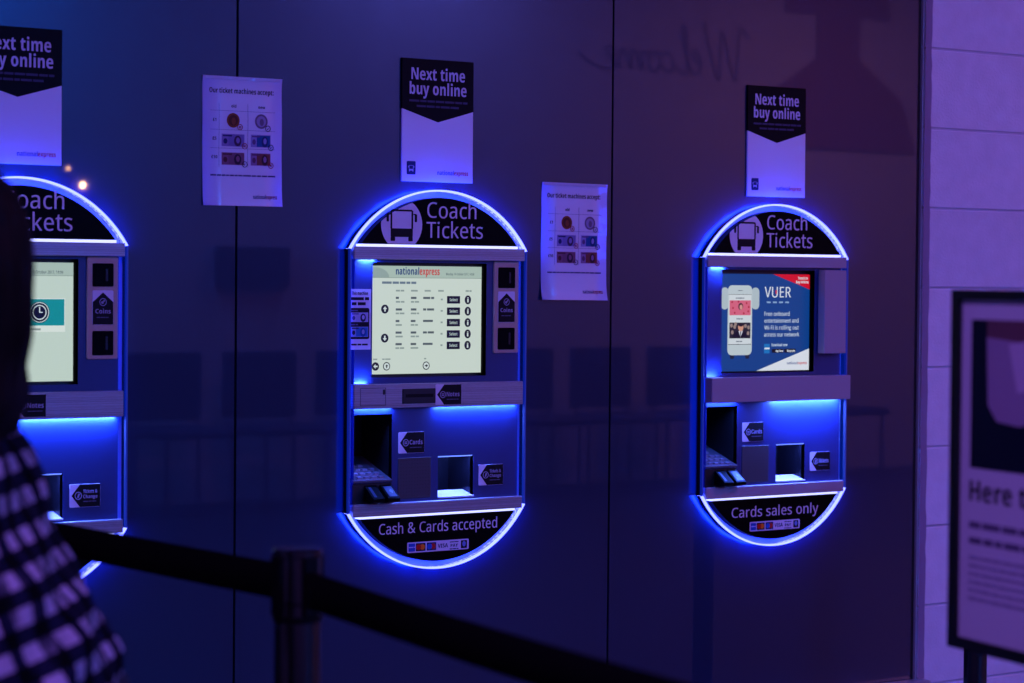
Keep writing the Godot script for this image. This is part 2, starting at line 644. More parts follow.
func machine(i: int) -> void:
	var labels := ["ticket machine with a clock on teal on its pale screen, beside the person in checks", "ticket machine with a pale timetable screen and a banknote sticker, cash and cards accepted", "ticket machine with a blue advert screen and plain covers, cards sales only"]
	var t := thing("ticket_machine", labels[i], "ticket machine", Vector3(CX[i] * 1.002 + [0.003, 0.002, 0.002][i], EYE - [0.002, 0.0, 0.007][i], -0.010), 0.0, "coach ticket machines in the glass wall")
	var black := mat("black_plastic", Color(0.025, 0.025, 0.03), 0.38)
	var gloss := mat("black_gloss", Color(0.006, 0.006, 0.011), 0.45, 0.0, 0.15)
	var facia_m := mat("facia_paint", Color(0.08, 0.165, 0.385), 0.42)
	var white_m := mat("channel_white", Color(0.62, 0.62, 0.63), 0.6)
	var steel := mat("brushed_steel", Color(0.70, 0.69, 0.70), 0.42, 0.35)
	if steel.albedo_texture == null:
		steel.albedo_texture = brushed_tex(7)
		steel.uv1_triplanar = true
		steel.uv1_scale = Vector3(0.6, 9, 9)
		steel.roughness_texture = steel.albedo_texture
	var cover := mat("cover_paint", Color(0.60, 0.55, 0.58), 0.5)
	var pale := ink(Color(0.86, 0.84, 0.88))
	var s: SurfaceTool

	# casing standing off the glass, and the channel round its edge
	s = st()
	band(s, closed(0.002), closed(0.022), 0.0, 0.011, true, 0.0)
	var ring_o := closed(0.002)
	var ring_i := closed(0.0042)
	band(s, ring_o, ring_i, 0.0, 0.0245, true)
	obj("casing", s, black, t)
	s = st()
	band(s, closed(0.0042), closed(0.020), 0.0112, 0.0122, true)
	obj("channel", s, white_m, t)
	# glowing acrylic lips: bright round the arcs, dim along the sides
	var arc_m := glow("arc_light", Color(0.385, 0.425, 1.0), 4.8, Color(0.6, 0.6, 0.62))
	var side_m := glow("side_light", Color(0.01, 0.20, 0.90), 0.30, Color(0.2, 0.2, 0.21))
	for up in [true, false]:
		s = st()
		band(s, arch(0.0, up), arch(0.0042, up), 0.0125, 0.033, false, 0.0247)
		obj("arc_light", s, arc_m, t)
	for sx in [-1, 1]:
		s = st()
		var a0 := arch(0.0, true)[0 if sx < 0 else 40]
		var a1 := arch(0.0, false)[0 if sx < 0 else 40]
		var b0 := arch(0.0042, true)[0 if sx < 0 else 40]
		var b1 := arch(0.0042, false)[0 if sx < 0 else 40]
		band(s, PackedVector2Array([a0, a1]), PackedVector2Array([b0, b1]), 0.0125, 0.033, false, 0.0247)
		obj("side_light", s, side_m, t)
	# the light those lips throw outwards over the glass
	for up in [true, false]:
		var p := arch(-0.0015, up, 8)
		for k in 8:
			var mid: Vector2 = (p[k] + p[k + 1]) / 2.0
			var d: Vector2 = (p[k + 1] - p[k])
			var o2 := Vector2(-d.y, d.x).normalized() * (1.0 if up else -1.0)
			area(t, v3(mid, 0.0245), Vector3(o2.x, o2.y, -0.25), v3(d, 0), Vector2(d.length(), 0.021), LED, 0.026, "arc_glow")
	# and inwards, over the floor of the channel
	for up in [true, false]:
		var p := arch(0.0055, up, 6)
		for k in 6:
			var mid: Vector2 = (p[k] + p[k + 1]) / 2.0
			var d: Vector2 = (p[k + 1] - p[k])
			var o2 := Vector2(d.y, -d.x).normalized() * (1.0 if up else -1.0)
			area(t, v3(mid, 0.024), Vector3(o2.x, o2.y, -0.6), v3(d, 0), Vector2(d.length(), 0.012), LED, 0.009, "channel_glow")
	for sx in [-1, 1]:
		area(t, Vector3(sx * (HALF - 0.0058), -0.247, 0.024), Vector3(-sx, 0, -0.6), Vector3.UP, Vector2(0.60, 0.012), LED, 0.016, "channel_glow")
	for sx in [-1, 1]:
		area(t, Vector3(sx * (HALF + 0.0015), -0.247, 0.0245), Vector3(sx, 0, -0.25), Vector3.UP, Vector2(0.62, 0.021), LED, 0.006 if sx > 0 else [0.008, 0.012, 0.019][i], "side_glow")

	# header and footer
	s = st()
	ext(s, cut_arch(0.0195, true, 0.0825), 0.011, 0.034, 0.001)
	var head := obj("header_panel", s, gloss, t)
	text(head, "Coach", -0.042, 0.1475, 0.0345, 0.0385, pale, 0.146, false)
	text(head, "Tickets", -0.044, 0.0995, 0.0345, 0.0385, pale, 0.168, false)
	var clip := Geometry2D.intersect_polygons(disc(-0.116, 0.130, 0.0595, 0.0615, 40), cut_arch(0.0205, true, 0.0835))
	flat("roundel", clip[0], 0.0343, pale, head)
	bus(head, Vector3(-0.116, 0.128, 0.0347), 0.038, ink(Color(0.02, 0.02, 0.03)))
	var line_m := glow("line_light", Color(0.68, 0.71, 1.0), 1.9, Color(0.8, 0.8, 0.85))
	s = st()
	box(s, Vector3(-0.232, 0.0755, 0.011), Vector3(0.232, 0.0818, 0.0345), 0.001)
	obj("header_strip_light", s, line_m, t)
	s = st()
	ext(s, cut_arch(0.0195, false, -0.5765), 0.011, 0.034, 0.001)
	var foot := obj("footer_panel", s, gloss, t)
	text(foot, "Cards sales only" if i == 2 else "Cash & Cards accepted", 0.0, -0.616 if i != 2 else -0.625, 0.0345, 0.026 if i != 2 else 0.027, pale, 0.350 if i != 2 else 0.315, false, 0)
	card_logos(foot)
	s = st()
	box(s, Vector3(-0.230, -0.5760, 0.011), Vector3(0.230, -0.5705, 0.0345), 0.001)
	obj("footer_strip_light", s, line_m, t)
	s = st()
	box(s, Vector3(-0.252, 0.0455, 0.011), Vector3(0.252, 0.0755, 0.037), 0.0012)
	obj("lintel", s, steel if i < 2 else cover, t)
	s = st()
	box(s, Vector3(-0.250, -0.5705, 0.011), Vector3(0.250, -0.5405, 0.037), 0.0012)
	obj("lower_bar", s, steel if i < 2 else cover, t)

	# facia with its openings
	var scr := [-0.192, -0.238, 0.144, 0.0385]
	var alc := [-0.2415, -0.490, -0.133, -0.3265]
	var tx := 0.006 if i == 2 else 0.0
	var tray := [0.002 + tx, -0.5365, 0.108 + tx, -0.4335]
	s = st()
	holed(s, -0.2425, -0.5415, 0.2425, 0.047, [scr, alc, tray], 0.0105, 0.024)
	obj("facia", s, facia_m, t)
	alcove(t, "screen_recess", scr, 0.0, 0.0237, black)
	screen(t, i)
	# card alcove with PIN pad
	alcove(t, "card_alcove", alc, -0.11, 0.0237, mat("alcove_black", Color(0.03, 0.03, 0.035), 0.5))
	s = st()
	var poly := PackedVector2Array([Vector2(-0.105, -0.4885), Vector2(0.030, -0.4885), Vector2(0.030, -0.4845), Vector2(-0.105, -0.4360)])
	ext(s, poly, -0.246, -0.135, 0.0, true)
	var pad := obj("pin_pad", s, mat("pad_grey", Color(0.30, 0.30, 0.33), 0.4), t)
	# the outline above lies in depth and height: turn it so that its thickness runs along the machine
	pad.rotation.y = -PI / 2
	pad.scale.z = -1.0
	pad.mesh = turned(pad)
	pad.rotation.y = 0.0
	pad.scale.z = 1.0
	var key_m := mat("key_steel", Color(0.62, 0.62, 0.66), 0.3, 0.8)
	for r in 4:
		for c in 3 + int(r < 3):
			s = st()
			var kx := -0.228 + c * 0.0205
			var kz := 0.014 - r * 0.0215
			var ky := -0.4845 + (0.030 - kz) / 0.135 * 0.0485
			box(s, Vector3(kx, ky - 0.004, kz - 0.0065), Vector3(kx + 0.0145, ky + 0.0035, kz + 0.0065), 0.0015)
			obj("key", s, key_m, pad)
	# card readers below the alcove
	s = st()
	ext(s, rect(-0.246, -0.541, -0.133, -0.4915, 0.004), 0.0235, 0.026, 0.0008)
	var rd := obj("reader_plate", s, black, t)
	for k in 2:
		s = st()
		var rx := -0.212 + k * 0.043
		var pr := PackedVector2Array([Vector2(0.0255, -0.533), Vector2(0.046, -0.538), Vector2(0.066, -0.534), Vector2(0.066, -0.526), Vector2(0.0255, -0.496)])
		side_prism(s, pr, rx, rx + 0.033)
		obj("card_reader", s, gloss, rd)
		s = st()
		var lo := Vector3(rx + 0.005, -0.5225, 0.0625)
		var hi := Vector3(rx + 0.005, -0.5005, 0.0328)
		var wd := Vector3(0.023 if k == 1 else 0.008, 0, 0)
		var up := Vector3(0, 0.0008, 0.0006)
		face(s, [lo + up, lo + wd + up, hi + wd + up, hi + up], Vector3(0, 1, 1))
		obj("reader_light", s, glow("reader_light", Color(0.02, 0.12, 0.8), 0.14, Color(0.1, 0.1, 0.15)), rd)
		if k == 1:
			s = st()
			for j in 3:
				var arc_o := PackedVector2Array()
				var arc_i := PackedVector2Array()
				for q in 9:
					var an := deg_to_rad(-50 + 100.0 * q / 8)
					arc_o.append(Vector2((0.0035 + j * 0.003) * cos(an), (0.0035 + j * 0.003) * sin(an)))
					arc_i.append(Vector2((0.0022 + j * 0.003) * cos(an), (0.0022 + j * 0.003) * sin(an)))
				band(s, arc_o, arc_i, 0.0, 0.0)
			var sy := obj("contactless_symbol", s, glow("reader_symbol_light", Color(0.45, 0.62, 1.0), 0.6), rd)
			sy.position = (lo + hi) / 2.0 + wd / 2.0 + Vector3(-0.004, 0.0016, 0.0012)
			sy.rotation.x = -deg_to_rad(53)
	# receipt plate, ticket tray
	s = st()
	ext(s, rect(-0.1155, -0.533, -0.0195, -0.434, 0.002), 0.0235, 0.0262, 0.0008)
	var plate_m := mat("grille_grey", Color(0.21, 0.20, 0.215), 0.55)
	var plate := obj("speaker_plate", s, plate_m, t)
	s = st()
	for r in 11:
		for c in 11:
			ext(s, disc(-0.1075 + c * 0.008, -0.5255 + r * 0.0085, 0.0012, -1, 6), 0.0262, 0.0264)
	obj("perforation", s, mat("perforation_dark", Color(0.12, 0.115, 0.125), 0.7), plate).set_meta("kind", "stuff")
	alcove(t, "ticket_tray", tray, -0.085, 0.0237, mat("tray_dark", Color(0.035, 0.035, 0.05), 0.35))
	s = st()
	face(s, [Vector3(0.003 + tx, -0.5335, 0.026), Vector3(0.107 + tx, -0.5335, 0.026), Vector3(0.107 + tx, -0.5215, -0.02), Vector3(0.003 + tx, -0.5215, -0.02)], Vector3(0, 1, 0.2))
	box(s, Vector3(0.002 + tx, -0.5365, 0.0235), Vector3(0.108 + tx, -0.5325, 0.0285), 0.0008)
	obj("tray_lip", s, mat("tray_white", Color(0.8, 0.8, 0.82), 0.35), t)
	s = st()
	box(s, Vector3(0.004 + tx, -0.4362, 0.013), Vector3(0.106 + tx, -0.4337, 0.0225))
	obj("tray_strip_light", s, glow("tray_light", Color(0.35, 0.5, 1.0), 1.6, Color(0.8, 0.8, 0.85)), t)
	area(t, Vector3(0.055 + tx, -0.4366, 0.0175), Vector3(0, -1, -0.12), Vector3.RIGHT, Vector2(0.10, 0.008), Color(0.30, 0.40, 1.0), 0.15, "tray_glow")

	# note bar, coin module, or their covers
	var bar_z := 0.037
	if i < 2:
		s = st()
		box(s, Vector3(-0.250, -0.3115, 0.0105), Vector3(0.250, -0.2535, bar_z), 0.0012)
		var bar := obj("note_bar", s, steel, t)
		s = st()
		ext(s, rect(-0.1125, -0.302, -0.0165, -0.266, 0.002), bar_z, bar_z + 0.003, 0.001)
		obj("note_slot", s, black, bar)
		flat("slot_mouth", rect(-0.105, -0.287, -0.024, -0.279), bar_z + 0.0033, ink(Color(0.004, 0.004, 0.005)), bar)
		label_tile(bar, -0.016, -0.3072, 0.077, 0.0502, bar_z + 0.001, "Notes", "note")
		s = st()
		band(s, rect(-0.233, -0.305, -0.160, -0.262), rect(-0.2315, -0.3035, -0.1615, -0.2635), bar_z, bar_z + 0.0003, true)
		obj("hatch_outline", s, mat("hatch_line", Color(0.28, 0.27, 0.30), 0.5), bar)
		s = st()
		ext(s, rect(-0.1685, -0.279, -0.1625, -0.266, 0.0025), bar_z, bar_z + 0.0012, 0.0004)
		obj("lock", s, black, bar)
		s = st()
		ext(s, rect(0.164, -0.183, 0.2395, 0.0445, 0.004), 0.0235, 0.029, 0.0012)
		var coin := obj("coin_plate", s, mat("coin_plate", Color(0.70, 0.60, 0.52), 0.45), t)
		for q in [[0.176, -0.0215, 0.227, 0.030], [0.176, -0.174, 0.227, -0.120]]:
			s = st()
			ext(s, rect(q[0], q[1], q[2], q[3], 0.003), 0.029, 0.0315, 0.001)
			obj("coin_slot_block", s, gloss, coin)
			s = st()
			box(s, Vector3(q[0] + 0.03, q[1] + 0.012, 0.0315), Vector3(q[0] + 0.036, q[3] - 0.012, 0.034), 0.001)
			obj("coin_slot_guide", s, black, coin)
		coin_tile(coin)
	else:
		bar_z = 0.058
		s = st()
		box(s, Vector3(-0.252, -0.3145, 0.0105), Vector3(0.252, -0.2485, bar_z), 0.0015)
		obj("blanking_bar", s, cover, t)
		s = st()
		box(s, Vector3(0.158, -0.1885, 0.0235), Vector3(0.240, 0.040, 0.050), 0.0015)
		obj("blanking_box", s, cover, t)
	label_tile(t, -0.1145, -0.423, 0.0762, 0.0515, 0.0247, "Cards", "card")
	label_tile(t, 0.1245 + tx * 1.5, -0.5105, 0.075, 0.0515, 0.0247, "Tickets" if i == 2 else "Tickets &\nChange", "ticket")
	if i == 0:
		for k in 3:
			flat("indicator_dot", disc(-0.012, -0.395 - k * 0.0155, 0.0032, -1, 12), 0.0243, ink(Color(0.05, 0.05, 0.08)), t)
	if i == 1:
		sticker(t)

	# LED strips: under the bar, over the alcove, and at the left edge of the facia
	var strip_m := glow("strip_light", Color(0.42, 0.52, 1.0), 1.4, Color(0.8, 0.8, 0.85))
	var deep := bar_z - 0.0285
	var by := -0.3115 if i < 2 else -0.3145
	for q in [[-0.010 if i != 0 else -0.20, 0.236, [0.85, 0.25, 0.75][i], -1.0, by], [-0.240, -0.137, 0.09, -1.0, by], [-0.228, -0.186, 0.10, -1.0, 0.0455], [-0.240, -0.206, 0.06, 1.0, by + (0.058 if i < 2 else 0.066)]]:
		s = st()
		var dz := deep if q[4] < 0.0 else 0.0085
		var y0: float = q[4]
		box(s, Vector3(q[0], y0 - 0.0004, 0.0262), Vector3(q[1], y0 + 0.0004, 0.0262 + dz * 0.8))
		obj("facia_strip_light", s, strip_m, t)
		var len: float = q[1] - q[0]
		area(t, Vector3((q[0] + q[1]) / 2.0, y0 + q[3] * 0.0012, 0.0262 + dz * 0.4), Vector3(0, q[3], 0), Vector3.RIGHT, Vector2(len, dz * 0.8), Color(0.26, 0.40, 1.0), q[2], "facia_glow")


func turned(o: MeshInstance3D) -> ArrayMesh:
	# outline (depth, height) raised along x: x' = raised, y' = height, z' = depth
	var a := o.mesh.surface_get_arrays(0)
	var v: PackedVector3Array = a[Mesh.ARRAY_VERTEX]
	var n: PackedVector3Array = a[Mesh.ARRAY_NORMAL]
	for k in v.size():
		v[k] = Vector3(v[k].z, v[k].y, v[k].x)
		n[k] = Vector3(n[k].z, n[k].y, n[k].x)
	for k in range(0, v.size(), 3):
		var w := v[k + 1]
		v[k + 1] = v[k + 2]
		v[k + 2] = w
		var m := n[k + 1]
		n[k + 1] = n[k + 2]
		n[k + 2] = m
	a[Mesh.ARRAY_VERTEX] = v
	a[Mesh.ARRAY_NORMAL] = n
	var out := ArrayMesh.new()
	out.add_surface_from_arrays(Mesh.PRIMITIVE_TRIANGLES, a)
	return out


func side_prism(s: SurfaceTool, pr: PackedVector2Array, x0: float, x1: float) -> void:
	# an outline of (depth, height) raised along x
	var c := Vector2.ZERO
	for p in pr:
		c += p / pr.size()
	for x in [x0, x1]:
		var pts := []
		for p in pr:
			pts.append(Vector3(x, p.y, p.x))
		face(s, pts, Vector3.LEFT if x == x0 else Vector3.RIGHT)
	for k in pr.size():
		var a := pr[k]
		var b := pr[(k + 1) % pr.size()]
		var m := (a + b) / 2.0 - c
		var d := b - a
		var nn := Vector2(d.y, -d.x)
		if nn.dot(m) < 0.0:
			nn = -nn
		face(s, [Vector3(x0, a.y, a.x), Vector3(x1, a.y, a.x), Vector3(x1, b.y, b.x), Vector3(x0, b.y, b.x)], Vector3(0, nn.y, nn.x))


func alcove(t: Node3D, called: String, q: Array, back: float, front: float, m: Material) -> void:
	var s := st()
	face(s, [Vector3(q[0], q[1], back), Vector3(q[2], q[1], back), Vector3(q[2], q[3], back), Vector3(q[0], q[3], back)], Vector3.BACK)
	face(s, [Vector3(q[0], q[1], back), Vector3(q[2], q[1], back), Vector3(q[2], q[1], front), Vector3(q[0], q[1], front)], Vector3.UP)
	face(s, [Vector3(q[0], q[3], back), Vector3(q[2], q[3], back), Vector3(q[2], q[3], front), Vector3(q[0], q[3], front)], Vector3.DOWN)
	face(s, [Vector3(q[0], q[1], back), Vector3(q[0], q[3], back), Vector3(q[0], q[3], front), Vector3(q[0], q[1], front)], Vector3.RIGHT)
	face(s, [Vector3(q[2], q[1], back), Vector3(q[2], q[3], back), Vector3(q[2], q[3], front), Vector3(q[2], q[1], front)], Vector3.LEFT)
	obj(called, s, m, t)


func bus(parent: Node, c: Vector3, h: float, m: Material, called := "bus_symbol") -> void:
	# the front of a coach: body with an open windscreen, mirrors, bumper, wheels; h is half its height
	var s := st()
	var q := func(x0: float, y0: float, x1: float, y1: float, r := 0.0) -> void:
		ext(s, rect(c.x + x0 * h, c.y + y0 * h, c.x + x1 * h, c.y + y1 * h, r * h, 3), c.z - 0.0003, c.z)
	q.call(-0.80, 0.88, 0.80, 1.00, 0.05)
	q.call(-0.86, -0.22, -0.73, 0.94, 0.03)
	q.call(0.73, -0.22, 0.86, 0.94, 0.03)
	q.call(-0.84, -0.74, 0.84, -0.20, 0.06)
	q.call(-0.84, -1.00, -0.50, -0.72, 0.06)
	q.call(0.50, -1.00, 0.84, -0.72, 0.06)
	for k in [-1, 1]:
		q.call(minf(k * 0.88, k * 1.08), 0.66, maxf(k * 0.88, k * 1.08), 0.74)
		q.call(minf(k * 0.98, k * 1.16), 0.22, maxf(k * 0.98, k * 1.16), 0.72, 0.05)
	obj(called, s, m, parent)


func label_tile(t: Node, x: float, y: float, w: float, h: float, z: float, words: String, icon: String) -> void:
	# a small tile: pale with a dark arrow that points left
	var s := st()
	ext(s, rect(x, y, x + w, y + h, 0.003), z - 0.0012, z, 0.0003)
	var tile := obj("instruction_label", s, ink(Color(0.84, 0.82, 0.86)), t)
	var dark := ink(Color(0.02, 0.02, 0.03))
	var pale := ink(Color(0.62, 0.60, 0.68))
	var cy := y + h / 2.0
	flat("arrow", PackedVector2Array([Vector2(x + w * 0.06, cy), Vector2(x + w * 0.33, y + 0.0006), Vector2(x + w - 0.0006, y + 0.0006), Vector2(x + w - 0.0006, y + h - 0.0006), Vector2(x + w * 0.33, y + h - 0.0006)]), z + 0.0003, dark, tile)
	s = st()
	var ix := x + w * 0.28
	band(s, disc(ix, cy, h * 0.17, -1, 20), disc(ix, cy, h * 0.135, -1, 20), z + 0.0003, z + 0.0006, true)
	if icon == "ticket":
		ext(s, PackedVector2Array([Vector2(ix - 0.003, cy - 0.004), Vector2(ix + 0.001, cy - 0.005), Vector2(ix + 0.004, cy + 0.004), Vector2(ix, cy + 0.005)]), z + 0.0003, z + 0.0006)
	else:
		for k in 2:
			ext(s, rect(ix - 0.004, cy - 0.0035 + k * 0.004, ix + 0.004, cy - 0.001 + k * 0.004), z + 0.0003, z + 0.0006)
	obj("icon", s, pale, tile)
	var lines := words.split("\n")
	if lines.size() == 1:
		text(tile, lines[0], x + w * 0.42, cy - h * 0.09, z + 0.0006, h * 0.21, pale, w * 0.50, true)
		small_print(tile, x + w * 0.43, cy - h * 0.26, z + 0.0006, w * 0.45, h * 0.06, ink(Color(0.35, 0.34, 0.4)), 3)
	else:
		text(tile, lines[0], x + w * 0.44, cy + h * 0.10, z + 0.0006, h * 0.15, pale, w * 0.46, true)
		text(tile, lines[1], x + w * 0.44, cy - h * 0.12, z + 0.0006, h * 0.15, pale, w * 0.46, true)
		small_print(tile, x + w * 0.44, cy - h * 0.28, z + 0.0006, w * 0.42, h * 0.06, ink(Color(0.35, 0.34, 0.4)), 4)


func coin_tile(t: Node) -> void:
	var x := 0.1755
	var y := -0.1065
	var w := 0.0515
	var h := 0.0765
	var z := 0.0302
	var s := st()
	ext(s, rect(x, y, x + w, y + h, 0.003), z - 0.0012, z, 0.0003)
	var tile := obj("instruction_label", s, ink(Color(0.84, 0.82, 0.86)), t)
	var cx := x + w / 2.0
	flat("arrow", PackedVector2Array([Vector2(x + 0.0006, y + 0.0006), Vector2(x + w - 0.0006, y + 0.0006), Vector2(x + w - 0.0006, y + h * 0.66), Vector2(cx, y + h * 0.94), Vector2(x + 0.0006, y + h * 0.66)]), z + 0.0003, ink(Color(0.02, 0.02, 0.03)), tile)
	var pale := ink(Color(0.62, 0.60, 0.68))
	s = st()
	band(s, disc(cx, y + h * 0.66, 0.0088, -1, 20), disc(cx, y + h * 0.66, 0.0072, -1, 20), z + 0.0003, z + 0.0006, true)
	ext(s, disc(cx - 0.0015, y + h * 0.66 - 0.001, 0.0032, -1, 14), z + 0.0003, z + 0.0006)
	ext(s, disc(cx + 0.0025, y + h * 0.66 + 0.0028, 0.0022, -1, 12), z + 0.0003, z + 0.0006)
	obj("icon", s, pale, tile)
	text(tile, "Coins", cx, y + h * 0.33, z + 0.0006, 0.0098, pale, 0.0375, true, 0)
	small_print(tile, x + 0.010, y + h * 0.20, z + 0.0006, 0.030, 0.003, ink(Color(0.35, 0.34, 0.4)), 5)


func card_logos(t: Node) -> void:
	var z := 0.0345
	var s := st()
	ext(s, rect(-0.093, -0.6645, 0.089, -0.6390, 0.003), z - 0.0005, z)
	var strip := obj("card_logo_strip", s, ink(Color(0.84, 0.82, 0.88)), t)
	var y0 := -0.6615
	var y1 := -0.6420
	flat("card_logo", rect(-0.0895, y0, -0.0705, y1, 0.001), z + 0.0003, ink(Color(0.10, 0.30, 0.72)), strip)
	small_print(strip, -0.0885, -0.6525, z + 0.0006, 0.017, 0.0035, ink(Color(0.75, 0.80, 0.95)), 2)
	flat("card_logo", rect(-0.0680, y0, -0.0400, y1, 0.001), z + 0.0003, ink(Color(0.05, 0.05, 0.16)), strip)
	flat("logo_disc", disc(-0.0600, -0.65175, 0.0072), z + 0.0006, ink(Color(0.80, 0.10, 0.08)), strip)
	flat("logo_disc", disc(-0.0490, -0.65175, 0.0072), z + 0.0005, ink(Color(0.92, 0.48, 0.08)), strip)
	flat("card_logo", rect(-0.0360, y0, -0.0085, y1, 0.001), z + 0.0003, ink(Color(0.04, 0.10, 0.36)), strip)
	flat("logo_disc", disc(-0.0280, -0.65175, 0.0072), z + 0.0006, ink(Color(0.10, 0.36, 0.75)), strip)
	flat("logo_disc", disc(-0.0175, -0.65175, 0.0072), z + 0.0005, ink(Color(0.72, 0.14, 0.12)), strip)
	text(strip, "VISA", -0.0035, -0.6565, z + 0.0004, 0.0095, ink(Color(0.07, 0.09, 0.36)), 0.030, true)
	small_print(strip, 0.032, -0.6455, z + 0.0004, 0.026, 0.003, ink(Color(0.1, 0.1, 0.3)), 6)
	text(strip, "PAY", 0.0345, -0.6570, z + 0.0004, 0.0078, ink(Color(0.10, 0.10, 0.28)), 0.022, true)
	small_print(strip, 0.032, -0.6625, z + 0.0004, 0.026, 0.003, ink(Color(0.1, 0.1, 0.3)), 7)
	flat("card_logo", rect(0.0655, y0, 0.0835, y1, 0.001), z + 0.0003, ink(Color(0.03, 0.03, 0.08)), strip)
	flat("logo_disc", disc(0.0745, -0.6505, 0.0050, 0.0068), z + 0.0006, ink(Color(0.45, 0.55, 0.80)), strip)


func brand(parent: Node, x: float, y: float, z: float, h: float, w: float, a: Material, b: Material, bend = null) -> void:
	# the coach company's two-coloured name, its line ending at x
	text(parent, "national", x - w, y, z, h, a, w * 0.53, true, -1, "lettering", bend)
	text(parent, "express", x - w * 0.46, y, z, h, b, w * 0.46, true, -1, "lettering", bend)


func note_picture(parent: Node, x: float, y: float, z: float, w: float, h: float, cols: Array, bend = null) -> void:
	# a small printed banknote: paper, portrait and ornaments
	flat("note_print", rect(x, y, x + w, y + h), z, ink(cols[0]), parent, 0.0003, bend)
	flat("note_print", rect(x + w * 0.30, y + h * 0.05, x + w * 0.97, y + h * 0.95), z + 0.0002, ink(cols[1]), parent, 0.0003, bend)
	flat("portrait", disc(x + w * 0.70, y + h * 0.45, w * 0.16, h * 0.44, 20), z + 0.0004, ink(cols[2]), parent, 0.0003, bend)
	flat("portrait", disc(x + w * 0.71, y + h * 0.50, w * 0.08, h * 0.24, 16), z + 0.0006, ink(cols[0]), parent, 0.0003, bend)
	flat("ornament", disc(x + w * 0.16, y + h * 0.42, w * 0.09, h * 0.22, 14), z + 0.0004, ink(cols[3]), parent, 0.0003, bend)
	flat("ornament", rect(x + w * 0.05, y + h * 0.80, x + w * 0.45, y + h * 0.92), z + 0.0004, ink(cols[3]), parent, 0.0003, bend)


func sticker(t: Node3D) -> void:
	var z := 0.0250
	var s := st()
	ext(s, rect(-0.261, -0.1705, -0.1965, -0.0260, 0.001), 0.0240, z)
	var k := obj("banknote_sticker", s, ink(Color(0.84, 0.81, 0.87)), t)
	var dk := ink(Color(0.06, 0.05, 0.12))
	text(k, "This machine", -0.2285, -0.0400, z + 0.0003, 0.0082, dk, 0.046, true, 0)
	small_print(k, -0.2560, -0.0525, z + 0.0003, 0.054, 0.0095, dk, 12)
	small_print(k, -0.2510, -0.0645, z + 0.0003, 0.044, 0.0095, dk, 13)
	flat("dark_field", rect(-0.2565, -0.1455, -0.2010, -0.0710, 0.005), z + 0.0003, dk, k)
	note_picture(k, -0.2535, -0.1045, z + 0.0006, 0.049, 0.0225, [Color(0.70, 0.68, 0.80), Color(0.64, 0.62, 0.76), Color(0.16, 0.15, 0.28), Color(0.30, 0.28, 0.50)])
	note_picture(k, -0.2535, -0.1400, z + 0.0006, 0.049, 0.0240, [Color(0.55, 0.60, 0.74), Color(0.16, 0.42, 0.66), Color(0.06, 0.28, 0.55), Color(0.12, 0.13, 0.25)])
	small_print(k, -0.2535, -0.0790, z + 0.0006, 0.020, 0.0045, ink(Color(0.35, 0.33, 0.45)), 14)
	small_print(k, -0.2535, -0.1125, z + 0.0006, 0.020, 0.0045, ink(Color(0.35, 0.33, 0.45)), 15)
	small_print(k, -0.2520, -0.1605, z + 0.0003, 0.047, 0.0055, dk, 16)


